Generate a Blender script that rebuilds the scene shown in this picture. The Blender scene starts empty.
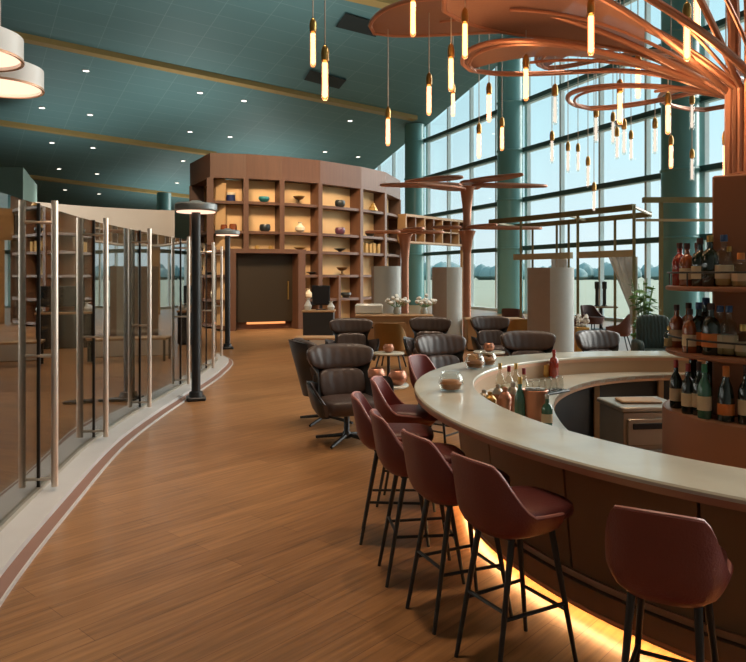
import bpy, math, random
from math import sin, cos, pi, sqrt, radians as R, atan2, hypot
random.seed(7)
S = bpy.context.scene
COL = S.collection
F, CX, CY, H = 700.0, 373.0, 275.0, 1.75      # focal length in px, horizon, eye height

def P(px, py, Y):                              # point seen at a pixel at depth Y
    return ((px-CX)*Y/F, Y, H-(py-CY)*Y/F)
def G(px, py, z=0.0):                          # point seen at a pixel at height z
    Y = F*(H-z)/(py-CY)
    return ((px-CX)*Y/F, Y, z)
def XR(px, Y): return (px-CX)*Y/F

# ------------------------------------------------------------------ materials
def nd(nt, t, **kw):
    n = nt.nodes.new(t)
    for k, v in kw.items():
        if k in n.inputs.keys(): n.inputs[k].default_value = v
        else: setattr(n, k, v)
    return n
def c4(c): return (c[0], c[1], c[2], 1.0)
def mat(name, col, rough=.5, metal=0.0, col2=None, scale=8.0, stretch=(1,1,1), bump=0.0, bscale=None, coat=0.0, emit=None, es=0.0, spec=.5, trans=0.0, detail=4.0):
    m = bpy.data.materials.new(name); m.use_nodes = True
    nt = m.node_tree; b = nt.nodes['Principled BSDF']
    b.inputs['Base Color'].default_value = c4(col)
    b.inputs['Roughness'].default_value = rough
    b.inputs['Metallic'].default_value = metal
    b.inputs['Coat Weight'].default_value = coat
    b.inputs['Specular IOR Level'].default_value = spec
    b.inputs['Transmission Weight'].default_value = trans
    if emit:
        b.inputs['Emission Color'].default_value = c4(emit); b.inputs['Emission Strength'].default_value = es
    tc = nd(nt, 'ShaderNodeTexCoord'); mp = nd(nt, 'ShaderNodeMapping'); mp.inputs['Scale'].default_value = stretch
    nt.links.new(tc.outputs['Object'], mp.inputs['Vector'])
    no = nd(nt, 'ShaderNodeTexNoise', Scale=scale, Detail=detail)
    nt.links.new(mp.outputs[0], no.inputs['Vector'])
    c2 = col2 or tuple(x*.85 for x in col)
    mx = nd(nt, 'ShaderNodeMix', data_type='RGBA')
    mx.inputs[6].default_value = c4(col); mx.inputs[7].default_value = c4(c2)
    nt.links.new(no.outputs['Fac'], mx.inputs[0]); nt.links.new(mx.outputs[2], b.inputs['Base Color'])
    if bump > 0:
        bp = nd(nt, 'ShaderNodeBump', Strength=bump, Distance=.02)
        n2 = nd(nt, 'ShaderNodeTexNoise', Scale=bscale or scale*4, Detail=3.0)
        nt.links.new(mp.outputs[0], n2.inputs['Vector']); nt.links.new(n2.outputs['Fac'], bp.inputs['Height'])
        nt.links.new(bp.outputs[0], b.inputs['Normal'])
    return m
def emis(name, col, s):
    m = bpy.data.materials.new(name); m.use_nodes = True; nt = m.node_tree; nt.nodes.clear()
    e = nd(nt, 'ShaderNodeEmission', Strength=s); e.inputs[0].default_value = c4(col)
    o = nd(nt, 'ShaderNodeOutputMaterial'); nt.links.new(e.outputs[0], o.inputs[0]); return m
def pane(name, tint, ior=1.5, rough=.0, gcol=(1,1,1)):
    m = bpy.data.materials.new(name); m.use_nodes = True; nt = m.node_tree; nt.nodes.clear()
    t = nd(nt, 'ShaderNodeBsdfTransparent'); t.inputs[0].default_value = c4(tint)
    g = nd(nt, 'ShaderNodeBsdfGlossy', Roughness=rough); g.inputs[0].default_value = c4(gcol)
    lw = nd(nt, 'ShaderNodeLayerWeight', Blend=.5); mx = nd(nt, 'ShaderNodeMixShader')
    pw = nd(nt, 'ShaderNodeMath', operation='POWER'); pw.inputs[1].default_value = 3.6
    f0 = ((ior-1)/(ior+1))**2
    fr = nd(nt, 'ShaderNodeMath', operation='MULTIPLY_ADD'); fr.inputs[1].default_value = .85-f0; fr.inputs[2].default_value = f0
    nt.links.new(lw.outputs['Facing'], pw.inputs[0]); nt.links.new(pw.outputs[0], fr.inputs[0])
    o = nd(nt, 'ShaderNodeOutputMaterial')
    nt.links.new(fr.outputs[0], mx.inputs[0]); nt.links.new(t.outputs[0], mx.inputs[1]); nt.links.new(g.outputs[0], mx.inputs[2])
    nt.links.new(mx.outputs[0], o.inputs[0]); return m

def floor_mat():
    m = bpy.data.materials.new('oak_planks'); m.use_nodes = True; nt = m.node_tree; b = nt.nodes['Principled BSDF']
    tc = nd(nt, 'ShaderNodeTexCoord'); mp = nd(nt, 'ShaderNodeMapping')
    mp.inputs['Rotation'].default_value = (0, 0, R(-48))
    nt.links.new(tc.outputs['Object'], mp.inputs['Vector'])
    br = nd(nt, 'ShaderNodeTexBrick', Scale=1.0)
    br.inputs['Brick Width'].default_value = 1.6; br.inputs['Row Height'].default_value = .17
    br.inputs['Mortar Size'].default_value = .0022; br.inputs['Mortar Smooth'].default_value = .3
    br.inputs['Color1'].default_value = c4((.42, .205, .080)); br.inputs['Color2'].default_value = c4((.335, .158, .060))
    br.inputs['Mortar'].default_value = c4((.20, .085, .035)); br.offset = .37
    nt.links.new(mp.outputs[0], br.inputs['Vector'])
    m2 = nd(nt, 'ShaderNodeMapping'); m2.inputs['Scale'].default_value = (.8, 14, 1)
    nt.links.new(mp.outputs[0], m2.inputs['Vector'])
    no = nd(nt, 'ShaderNodeTexNoise', Scale=2.2, Detail=6.0); nt.links.new(m2.outputs[0], no.inputs['Vector'])
    rp = nd(nt, 'ShaderNodeValToRGB'); rp.color_ramp.elements[0].position = .3; rp.color_ramp.elements[1].position = .72
    rp.color_ramp.elements[0].color = (.62, .62, .62, 1); rp.color_ramp.elements[1].color = (1.12, 1.12, 1.12, 1)
    nt.links.new(no.outputs['Fac'], rp.inputs[0])
    mx = nd(nt, 'ShaderNodeMix', data_type='RGBA', blend_type='MULTIPLY'); mx.inputs[0].default_value = 1
    nt.links.new(br.outputs['Color'], mx.inputs[6]); nt.links.new(rp.outputs[0], mx.inputs[7])
    nt.links.new(mx.outputs[2], b.inputs['Base Color'])
    b.inputs['Roughness'].default_value = .31
    bp = nd(nt, 'ShaderNodeBump', Strength=.12, Distance=.01)
    nt.links.new(no.outputs['Fac'], bp.inputs['Height']); nt.links.new(bp.outputs[0], b.inputs['Normal'])
    return m
def ceil_mat():
    m = bpy.data.materials.new('teal_ceiling_panels'); m.use_nodes = True; nt = m.node_tree; b = nt.nodes['Principled BSDF']
    tc = nd(nt, 'ShaderNodeTexCoord'); mp = nd(nt, 'ShaderNodeMapping'); mp.inputs['Rotation'].default_value = (0, 0, R(-31.5))
    nt.links.new(tc.outputs['Object'], mp.inputs['Vector'])
    br = nd(nt, 'ShaderNodeTexBrick', Scale=1.0)
    br.inputs['Brick Width'].default_value = 1.9; br.inputs['Row Height'].default_value = .95
    br.inputs['Mortar Size'].default_value = .016; br.offset = 0
    br.inputs['Color1'].default_value = c4((.105, .205, .212)); br.inputs['Color2'].default_value = c4((.10, .195, .202))
    br.inputs['Mortar'].default_value = c4((.165, .27, .27))
    nt.links.new(mp.outputs[0], br.inputs['Vector']); nt.links.new(br.outputs['Color'], b.inputs['Base Color'])
    b.inputs['Roughness'].default_value = .6
    return m
def leather(name, col, rough=.42, ruche=0.0, wscale=9.0):
    m = mat(name, col, rough, 0, tuple(x*.75 for x in col), 5, bump=.15, bscale=120)
    if ruche:
        nt = m.node_tree; b = nt.nodes['Principled BSDF']
        tc = nd(nt, 'ShaderNodeTexCoord'); w = nd(nt, 'ShaderNodeTexWave', Scale=wscale, Distortion=5.0, Detail=2.0)
        w.bands_direction = 'X'
        nt.links.new(tc.outputs['Object'], w.inputs['Vector'])
        bp = nd(nt, 'ShaderNodeBump', Strength=ruche, Distance=.02)
        nt.links.new(w.outputs['Fac'], bp.inputs['Height']); nt.links.new(bp.outputs[0], b.inputs['Normal'])
    return m

M = dict(
    floor=floor_mat(), ceiling=ceil_mat(),
    plaster=mat('grey_plaster', (.30, .33, .32), .8), cream=mat('cream_plaster', (.62, .55, .47), .7, scale=2),
    sage=mat('pale_sage_panel', (.24, .33, .28), .7, scale=1),
    gold_trim=mat('gold_wood_strip', (.42, .27, .09), .55, 0, (.33, .21, .07), 3),
    vent=mat('black_vent', (.01, .014, .014), .7), white=mat('white_enamel', (.75, .73, .70), .4),
    teal_col=mat('teal_column_paint', (.17, .37, .37), .25, 0, (.15, .34, .34), 1), steel_green=mat('green_steel', (.06, .12, .11), .5),
    mull=mat('pale_mullion', (.80, .86, .86), .45), 
    stone=mat('white_stone_kerb', (.62, .60, .59), .45, 0, (.56, .54, .53), 6), brownstone=mat('brown_skirting', (.27, .14, .10), .5),
    chrome=mat('satin_steel', (.80, .68, .58), .3, .75, (.72, .62, .53), 3), darkmetal=mat('dark_bronze', (.045, .040, .036), .4, .6),
    black=mat('black_powder_coat', (.012, .012, .013), .45), blackglossy=mat('black_gloss', (.012, .012, .014), .2),
    walnut=mat('walnut', (.145, .064, .033), .5, 0, (.08, .034, .018), 2.0, (6, 6, .5)),
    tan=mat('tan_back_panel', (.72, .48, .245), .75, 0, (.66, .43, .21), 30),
    oak=mat('light_oak', (.46, .28, .14), .5, 0, (.38, .22, .10), 2.5, (1, 6, 6)),
    bronzedoor=mat('bronze_mesh_door', (.035, .024, .012), .5, .3, (.035, .022, .01), 60),
    marble=mat('pale_stone_top', (.66, .62, .51), .22, 0, (.48, .45, .36), 3.5, detail=9, coat=.2),
    barwood=mat('brown_bar_panel', (.27, .16, .088), .45, 0, (.21, .12, .065), 2, (4, 4, .6)),
    palewood=mat('pale_bar_fascia', (.40, .245, .135), .5, 0, (.35, .21, .11), 3),
    copperedge=mat('copper_edge', (.50, .27, .16), .4, .5),
    copper=mat('copper_tube', (.56, .255, .16), .38, .55, (.46, .20, .12), 5), coppermesh=mat('copper_sheet', (.44, .22, .145), .55, .3, (.37, .18, .12), 40),
    rust=mat('rust_lacquer', (.30, .115, .052), .5, 0, (.26, .10, .045), 3),
    red=leather('burgundy_leather', (.205, .040, .037), .40), red_seat=leather('burgundy_seat_leather', (.13, .032, .03), .36), rimglint=mat('rose_rim_highlight', (.50, .22, .19), .4),
    brown=leather('brown_leather', (.082, .054, .045), .36, .16, 3.2), brown_flat=leather('brown_seat_leather', (.078, .05, .042), .38),
    shell=mat('black_shell', (.014, .013, .012), .35), mustard=leather('mustard_leather', (.40, .20, .045), .5), maroon=leather('maroon_upholstery', (.15, .06, .05), .55),
    greenup=leather('dark_green_upholstery', (.025, .05, .045), .6, .5, 5),
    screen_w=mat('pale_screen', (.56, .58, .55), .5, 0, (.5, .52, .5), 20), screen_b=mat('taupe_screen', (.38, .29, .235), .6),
    stainless=mat('stainless', (.52, .47, .39), .35, .6), leaf=mat('leaf_green', (.11, .26, .06), .45, 0, (.17, .34, .09), 9),
    trunk=mat('bark', (.12, .07, .04), .8), soil=mat('soil', (.04, .028, .02), .9), pot=mat('dark_pot', (.05, .045, .04), .6),
    curtain=mat('sheer_curtain', (.80, .77, .72), .8), pergola=mat('olive_gold_frame', (.26, .21, .09), .42, .3), pergbeam=mat('cream_gold_beam', (.55, .43, .25), .5),
    lampmetal=mat('grey_lamp_metal', (.26, .28, .28), .35, .3),
    bulb=emis('bulb_glow', (1.0, .50, .22), 4.2), bulbpale=emis('bulb_pale_glow', (1.0, .86, .74), 1.1), bulblit=pane('lit_bulb_glass', (.97, .90, .80), 1.3), bulbglass=pane('bulb_glass', (.96, .93, .88), 1.3), brass=mat('brass', (.55, .33, .10), .3, .9), cord=mat('pale_cord', (.55, .46, .38), .6),
    lampglow=emis('lamp_diffuser_glow', (1.0, .62, .44), 1.7), led=emis('amber_led', (1.0, .54, .22), 34), doorglow=emis('door_reflection_glow', (1.0, .36, .12), 1.3), spotglow=emis('downlight_glow', (1.0, .93, .82), 5),
    glass=pane('window_glass', (.97, .99, .99), 1.25), tint=pane('bronze_tinted_glass', (.46, .47, .43), 2.8), jar=pane('jar_glass', (.90, .90, .88), 1.4),
    grass=mat('airfield_grass', (.46, .42, .32), .9, 0, (.36, .35, .25), .05), trees=mat('haze_tinted_trees', (.27, .36, .37), .9, 0, (.31, .40, .40), .3),  # aerial haze is mixed into the tree colour
    snack=mat('nuts', (.42, .18, .05), .5, 0, (.30, .10, .02), 60), amber=mat('amber_glass', (.26, .07, .02), .08, coat=.4), redglass=mat('red_glass', (.30, .035, .02), .12, coat=.4),
    darkglass=mat('dark_bottle_glass', (.012, .02, .012), .08, coat=.5), clear=pane('clear_bottle_glass', (.86, .86, .80), 1.45), liquor=mat('pale_spirit', (.60, .48, .26), .15), greenglass=mat('green_glass', (.05, .17, .12), .1, coat=.4),
    labelc=mat('cream_label', (.70, .56, .38), .6), labelo=mat('orange_label', (.72, .20, .04), .5), labelg=mat('green_label', (.05, .28, .15), .5), capb=mat('blue_cap', (.03, .08, .22), .4), capd=mat('dark_cap', (.05, .02, .018), .5), capr=mat('red_foil', (.35, .03, .03), .4), capo=mat('orange_cap', (.7, .24, .05), .5),
    navy=mat('navy_ceramic', (.02, .03, .11), .3), teal=mat('teal_ceramic', (.02, .25, .27), .3), bronze=mat('bronze_ceramic', (.17, .09, .03), .35, .5), darkcer=mat('dark_ceramic', (.025, .03, .03), .35), goldcer=mat('gold_ceramic', (.62, .36, .10), .35, .5), creamcer=mat('cream_ceramic', (.75, .65, .48), .35), purple=mat('plum_ceramic', (.12, .04, .07), .35), book=mat('gold_book_cloth', (.62, .42, .18), .6),
    wht=mat('white_china', (.75, .76, .72), .3), flower=mat('white_petals', (.8, .8, .76), .6),
)

def see_through(m, fac):
    nt = m.node_tree; b = nt.nodes['Principled BSDF']; o = nt.nodes['Material Output']
    t = nd(nt, 'ShaderNodeBsdfTransparent'); mx = nd(nt, 'ShaderNodeMixShader'); mx.inputs[0].default_value = fac
    nt.links.new(b.outputs[0], mx.inputs[1]); nt.links.new(t.outputs[0], mx.inputs[2]); nt.links.new(mx.outputs[0], o.inputs[0])
see_through(M['coppermesh'], .22); see_through(M['curtain'], .2)
def glow_glass(m, col, st):
    nt = m.node_tree; o = nt.nodes['Material Output']; src = o.inputs[0].links[0].from_socket
    e = nd(nt, 'ShaderNodeEmission', Strength=st); e.inputs[0].default_value = c4(col); a = nd(nt, 'ShaderNodeAddShader')
    nt.links.new(src, a.inputs[0]); nt.links.new(e.outputs[0], a.inputs[1]); nt.links.new(a.outputs[0], o.inputs[0])
glow_glass(M['bulblit'], (1.0, .32, .08), .75)

# ------------------------------------------------------------------ mesh builder
class MB:
    def __init__(s): s.v = []; s.f = []
    def add(s, vs, fs):
        o = len(s.v); s.v += [tuple(v) for v in vs]; s.f += [tuple(i+o for i in f) for f in fs]; return s
    def box(s, c, d, rz=0.0, bev=0.0):
        x, y, z = d[0]/2, d[1]/2, d[2]/2; ca, sa = cos(rz), sin(rz)
        def T(a, b, e): return (c[0]+a*ca-b*sa, c[1]+a*sa+b*ca, c[2]+e)
        b = min(bev, x*.9, y*.9, z*.9)
        if b <= 0:
            vs = [T(a, q, e) for e in (-z, z) for a, q in ((-x,-y),(x,-y),(x,y),(-x,y))]
            return s.add(vs, [(3,2,1,0),(4,5,6,7),(0,1,5,4),(1,2,6,5),(2,3,7,6),(3,0,4,7)])
        rings = []
        for e, k in ((-z, b), (-z+b, 0), (z-b, 0), (z, b)):
            X, Y2 = x-k, y-k; cb = b if k == 0 else b*.5
            rings.append([T(a, q, e) for a, q in ((-X+cb,-Y2),(X-cb,-Y2),(X,-Y2+cb),(X,Y2-cb),(X-cb,Y2),(-X+cb,Y2),(-X,Y2-cb),(-X,-Y2+cb))])
        return s.loft(rings, True, True)
    def loft(s, rings, cap0=False, cap1=False, closed=True, loop=False):
        n = len(rings[0]); vs = [p for r in rings for p in r]; fs = []
        m = len(rings)
        for i in range(m if loop else m-1):
            a, b = i*n, ((i+1) % m)*n
            for j in range(n if closed else n-1):
                k = (j+1) % n; fs.append((a+j, a+k, b+k, b+j))
        if cap0: fs.append(tuple(range(n-1, -1, -1)))
        if cap1: fs.append(tuple((m-1)*n+j for j in range(n)))
        return s.add(vs, fs)
    def lathe(s, prof, c=(0,0,0), n=20, a0=0.0, hollow=False):
        rings = [[(c[0]+max(r, 1e-4)*cos(a0+2*pi*j/n), c[1]+max(r, 1e-4)*sin(a0+2*pi*j/n), c[2]+z) for j in range(n)] for r, z in prof]
        if hollow: return s.loft(rings, loop=True)
        return s.loft(rings, True, True)
    def cyl(s, c, r, z0, z1, n=20): return s.lathe([(r, z0), (r, z1)], c, n)
    def tube(s, pts, r, n=8, closed=False, r1=None):
        rings = []; m = len(pts); up = (0, 0, 1); prevu = None
        for i, p in enumerate(pts):
            a = pts[(i-1) % m] if (closed or i > 0) else p
            b = pts[(i+1) % m] if (closed or i < m-1) else p
            t = [b[k]-a[k] for k in range(3)]; L = sqrt(sum(x*x for x in t)) or 1; t = [x/L for x in t]
            if prevu is None:
                ref = (0, 0, 1) if abs(t[2]) < .9 else (1, 0, 0)
            else: ref = prevu
            d = sum(ref[k]*t[k] for k in range(3)); u = [ref[k]-d*t[k] for k in range(3)]
            L = sqrt(sum(x*x for x in u)) or 1; u = [x/L for x in u]; prevu = u
            w = [t[1]*u[2]-t[2]*u[1], t[2]*u[0]-t[0]*u[2], t[0]*u[1]-t[1]*u[0]]
            rr = r if r1 is None else r+(r1-r)*i/max(1, m-1)
            rings.append([tuple(p[k]+rr*(cos(2*pi*j/n)*u[k]+sin(2*pi*j/n)*w[k]) for k in range(3)) for j in range(n)])
        return s.loft(rings, not closed, not closed, True, closed)
    def prism(s, o, z0, z1):
        n = len(o); vs = [(x, y, z0) for x, y in o]+[(x, y, z1) for x, y in o]
        return s.add(vs, [tuple(range(n-1, -1, -1)), tuple(range(n, 2*n))]+[(i, (i+1) % n, n+(i+1) % n, n+i) for i in range(n)])
    def strip(s, a, b, za0, za1, zb0=None, zb1=None, closed=False):     # a solid between two matching plan lines
        zb0 = za0 if zb0 is None else zb0; zb1 = za1 if zb1 is None else zb1
        rings = [[(p[0], p[1], za0), (q[0], q[1], zb0), (q[0], q[1], zb1), (p[0], p[1], za1)] for p, q in zip(a, b)]
        return s.loft(rings, not closed, not closed, True, closed)
    def pillow(s, c, d, e=.35, bend=0.0, n=20, m=12, tilt=0.0, taper=0.0):
        def pw(v, k): return (abs(v)**k)*(1 if v >= 0 else -1)
        rings = []
        for i in range(m+1):
            ph = -pi/2+pi*i/m; r = []
            for j in range(n):
                th = 2*pi*j/n
                x = pw(cos(ph), e)*pw(cos(th), e); y = pw(cos(ph), e)*pw(sin(th), e); z = pw(sin(ph), e)
                x *= (1+taper*z)
                X, Y2, Z = x*d[0]/2, y*d[1]/2, z*d[2]/2
                Y2 += bend*X*X + tilt*Z
                r.append((c[0]+X, c[1]+Y2, c[2]+Z))
            rings.append(r)
        return s.loft(rings, True, True)
    def build(s, name, m, parent=None, org=(0,0,0), smooth=40, loc=None):
        me = bpy.data.meshes.new(name)
        me.from_pydata([(x-org[0], y-org[1], z-org[2]) for x, y, z in s.v], [], s.f); me.update()
        import bmesh
        bm = bmesh.new(); bm.from_mesh(me); bmesh.ops.recalc_face_normals(bm, faces=bm.faces[:]); bm.to_mesh(me); bm.free()
        me.materials.append(M[m] if isinstance(m, str) else m)
        if smooth:
            me.shade_smooth(); me.set_sharp_from_angle(angle=R(smooth))
        o = bpy.data.objects.new(name, me); COL.objects.link(o)
        if parent: o.parent = parent
        if loc: o.location = loc
        return o

def tag(o, label, cat, group=None, kind=None):
    o['label'] = label; o['category'] = cat
    if group: o['group'] = group
    if kind: o['kind'] = kind
    return o
def thing(name, label, cat, loc=(0,0,0), rz=0.0, group=None):
    o = bpy.data.objects.new(name, None); COL.objects.link(o); o.empty_display_size = .1
    o.location = loc; o.rotation_euler = (0, 0, rz); return tag(o, label, cat, group)
def struct(o): o['kind'] = 'structure'; return o
def dup(root, loc, rz, label, cat=None, group=None):
    def cp(o, par):
        c = o.copy(); COL.objects.link(c)
        if par: c.parent = par
        for ch in list(o.children): cp(ch, c)
        return c
    r = cp(root, None); r.location = loc; r.rotation_euler = (0, 0, rz); r['label'] = label
    if cat: r['category'] = cat
    if group: r['group'] = group
    return r
def spline(pts, per=8, closed=False):
    out = []; n = len(pts); segs = n if closed else n-1
    for i in range(segs):
        p1, p2 = pts[i % n], pts[(i+1) % n]
        p0 = pts[(i-1) % n] if (closed or i > 0) else tuple(2*p1[k]-p2[k] for k in range(len(p1)))
        p3 = pts[(i+2) % n] if (closed or i < n-2) else tuple(2*p2[k]-p1[k] for k in range(len(p1)))
        for j in range(per):
            t = j/per
            out.append(tuple(.5*(2*p1[k]+(p2[k]-p0[k])*t+(2*p0[k]-5*p1[k]+4*p2[k]-p3[k])*t*t+(3*p1[k]-p0[k]-3*p2[k]+p3[k])*t**3) for k in range(len(p1))))
    if not closed: out.append(tuple(pts[-1]))
    return out
def offset(line, d, closed=False):             # plan line pushed d to its right
    out = []; n = len(line)
    for i in range(n):
        a = line[(i-1) % n] if (closed or i > 0) else line[i]; b = line[(i+1) % n] if (closed or i < n-1) else line[i]
        tx, ty = b[0]-a[0], b[1]-a[1]; L = hypot(tx, ty) or 1
        out.append((line[i][0]+ty/L*d, line[i][1]-tx/L*d))
    return out

# ------------------------------------------------------------------ camera, sky, exposure
cam = bpy.data.cameras.new('camera'); co = bpy.data.objects.new('camera', cam); COL.objects.link(co)
co.location = (0, 0, H); co.rotation_euler = (pi/2, 0, 0)
cam.sensor_width = 36; cam.lens = 36*F/746; cam.shift_y = -(331-CY)/746; cam.clip_end = 2000; cam.clip_start = .05
S.camera = co
S.view_settings.view_transform = 'Standard'; S.view_settings.look = 'None'; S.view_settings.gamma = 1; S.view_settings.use_curve_mapping = False
S.view_settings.exposure = 0.0
S.cycles.use_denoising = True
S.cycles.max_bounces = 8; S.cycles.transparent_max_bounces = 24; S.cycles.sample_clamp_indirect = 6.0
S.cycles.caustics_reflective = False; S.cycles.caustics_refractive = False
w = bpy.data.worlds.new('sky'); S.world = w; w.use_nodes = True; nt = w.node_tree; bg = nt.nodes['Background']
tc = nd(nt, 'ShaderNodeTexCoord'); sp = nd(nt, 'ShaderNodeSeparateXYZ'); nt.links.new(tc.outputs['Generated'], sp.inputs[0])
rp = nd(nt, 'ShaderNodeValToRGB'); cr = rp.color_ramp
cr.elements[0].position = 0.0; cr.elements[0].color = (.66, .80, .83, 1)
cr.elements[1].position = .5; cr.elements[1].color = (.36, .66, .76, 1)
e = cr.elements.new(.05); e.color = (.68, .82, .86, 1)
e = cr.elements.new(.20); e.color = (.54, .78, .85, 1)
nt.links.new(sp.outputs['Z'], rp.inputs[0]); nt.links.new(rp.outputs[0], bg.inputs[0]); bg.inputs[1].default_value = 1.25

# ------------------------------------------------------------------ the hall
def wallX(Y): return 6.2-.41*(Y-34)
def ceilZ(x, y): return 17.6+.0545*x-.1737*y
def onceil(px, py, drop=0.0):
    rx, rz = (px-CX)/F, (CY-py)/F
    Y = (17.6-drop-H)/(rz-.0545*rx+.1737)
    return (rx*Y, Y, H+rz*Y)
def onwall(px): 
    Y = 20.14/((px-CX)/F+.41); return (wallX(Y), Y)
Y0, Y1, XL = -10.0, 72.0, -40.0
plan = [(XL, Y0), (wallX(Y0), Y0), (wallX(Y1), Y1), (XL, Y1)]
struct(MB().prism(plan, -.15, 0).build('floor', 'floor', smooth=0))
def slab(pl, th):
    vs = [(x, y, ceilZ(x, y)) for x, y in pl]+[(x, y, ceilZ(x, y)+th) for x, y in pl]; n = len(pl)
    return MB().add(vs, [tuple(range(n-1, -1, -1)), tuple(range(n, 2*n))]+[(i, (i+1) % n, n+(i+1) % n, n+i) for i in range(n)])
struct(slab(plan, .3).build('ceiling', 'ceiling', smooth=0))
def wallslab(p, q, th, z0=-.15):
    L = hypot(q[0]-p[0], q[1]-p[1]); nx, ny = (q[1]-p[1])/L*th, -(q[0]-p[0])/L*th
    o = [p, q, (q[0]+nx, q[1]+ny), (p[0]+nx, p[1]+ny)]; b = MB()
    vs = [(x, y, z0) for x, y in o]+[(x, y, ceilZ(x, y)+.3) for x, y in o]
    return b.add(vs, [(3,2,1,0),(4,5,6,7),(0,1,5,4),(1,2,6,5),(2,3,7,6),(3,0,4,7)])
struct(wallslab((XL, Y1), (XL, Y0), -.3).build('wall_left', 'plaster', smooth=0))
struct(wallslab((wallX(Y1), Y1), (XL, Y1), -.3).build('wall_far', 'plaster', smooth=0))
struct(wallslab((XL, Y0), (wallX(Y0), Y0), -.3).build('wall_near', 'plaster', smooth=0))

# window wall: bays between the round columns
ux, uy = -.41/hypot(.41, 1), 1/hypot(.41, 1)
colY = [-4.8, 4.4, 13.6, 22.85, 32.0, 41.3, 50.5, 59.7]
edges = [Y0]+colY+[Y1]
TZ = [.05, 2.95, 5.15, 7.4, 9.6, 11.9, 14.1, 16.3]
for i in range(len(edges)-1):
    ya, yb = edges[i]+.05, edges[i+1]-.05
    if yb-ya < 1: continue
    b = MB(); nm = 4 if yb-ya > 7 else 3
    rz = atan2(uy, ux)
    for k in range(nm+1):
        y = ya+(yb-ya)*k/nm; x = wallX(y); h = ceilZ(x, y)+.15
        b.box((x+.05, y, h/2), (.10, .20, h), rz)
    for z in TZ:
        zz = min(ceilZ(wallX(ya), ya), ceilZ(wallX(yb), yb))
        ym = (ya+yb)/2
        if z > zz: 
            continue
        L = (yb-ya)*hypot(.41, 1)
        b.box((wallX(ym), ym, z), (L, .20, .13), rz)
    fr = struct(b.build('window_%d' % (i+1), 'mull', smooth=0))
    t = MB()
    for z in TZ[1:]:
        if z > min(ceilZ(wallX(ya), ya), ceilZ(wallX(yb), yb)): continue
        ym = (ya+yb)/2; L = (yb-ya)*hypot(.41, 1)
        t.box((wallX(ym)-.22, ym-.09, z+.02), (L, .20, .19), rz)
    t.build('transom', 'steel_green', fr, smooth=0)
    g = MB(); xa, xb = wallX(ya)+.1, wallX(yb)+.1
    vs = [(xa, ya, 0), (xb, yb, 0), (xb, yb, ceilZ(xb, yb)+.1), (xa, ya, ceilZ(xa, ya)+.1)]
    vs += [(x+.02, y+.008, z) for x, y, z in vs]
    g.add(vs, [(0,1,2,3),(7,6,5,4),(0,4,5,1),(1,5,6,2),(2,6,7,3),(3,7,4,0)])
    g.build('glass', 'glass', fr, smooth=0)
names = {22.85: 'teal round column right behind the bar shelves, widest in view', 32.0: 'teal round column behind the copper canopy in the middle of the window wall', 41.3: 'teal round column farthest back, beside the end of the display wall'}
for y in colY:
    x = wallX(y)-.75; h = ceilZ(x, y)+.05
    o = MB().cyl((0, 0, 0), .58, 0, h, 32)
    for z in TZ[1:]:
        if z < h-1: o.lathe([(.6, z-.05), (.62, z-.02), (.62, z+.02), (.6, z+.05)], n=32)
    if y in names:
        tag(o.build('round_column', 'teal_col', loc=(x, y, 0)), names[y], 'column', 'round columns along the glass wall')
    elif y in (13.6, 50.5):
        tag(o.build('round_column', 'teal_col', loc=(x, y, 0)), 'teal round column %s' % ('nearest the viewer on the window wall, right of the bar' if y < 20 else 'hidden behind the wooden display wall'), 'column', 'round columns along the glass wall')

# ceiling strips, vents and downlights
n = 0
for (a, b2, wpx) in (((-90, 15.8), (408, 118), .55), ((-30, 119.5), (215, 155), .55), ((-70, 165.4), (195, 198), .5), ((330, -8), (470, 24), .6), ((-60, -60), (40, -40), .6)):
    n += 1
    p, q = onceil(*a, drop=.12), onceil(*b2, drop=.12)
    if n == 1: q = tuple(p[k]+(q[k]-p[k])*1.02 for k in range(3))
    if n > 2: q = tuple(p[k]+(q[k]-p[k])*1.12 for k in range(3))
    d = [q[k]-p[k] for k in range(3)]; L = hypot(d[0], d[1]); sx, sy = -d[1]/L*wpx/2, d[0]/L*wpx/2
    b = MB(); vs = []
    for dz in (0, .3):
        for c, sg in ((p, 1), (q, 1), (q, -1), (p, -1)): vs.append((c[0]+sx*sg, c[1]+sy*sg, c[2]+dz-.06))
    b.add(vs, [(3,2,1,0),(4,5,6,7),(0,1,5,4),(1,2,6,5),(2,3,7,6),(3,0,4,7)])
    struct(b.build('trim_%d' % n, 'gold_trim', smooth=0))
for k, (qd, lab) in enumerate(((((345.5, 13.4), (384, 25), (375.7, 37), (335.5, 27)), 'black square ceiling vent above the copper leaf tip'), (((310, 70), (346.5, 80), (339, 89), (304, 80)), 'black square ceiling vent behind the two hanging bulbs on the left'))):
    b = MB(); lo = [onceil(*c, drop=.10) for c in qd]; hi = [onceil(*c, drop=-.1) for c in qd]
    org = lo[0]
    b.add(lo+hi, [(3,2,1,0),(4,5,6,7),(0,1,5,4),(1,2,6,5),(2,3,7,6),(3,0,4,7)])
    tag(b.build('ceiling_vent', 'vent', None, org, 0, org), lab, 'vent', 'black ceiling vents')
DL = [(86, 71), (42, 108), (90, 115), (200, 93), (244, 101), (190, 132), (230, 137), (52, 143), (93, 148), (59, 169), (97, 174), (65, 190), (99, 194), (183, 161), (177, 183), (350, 121), (325, 152), (358, 157)]
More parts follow.
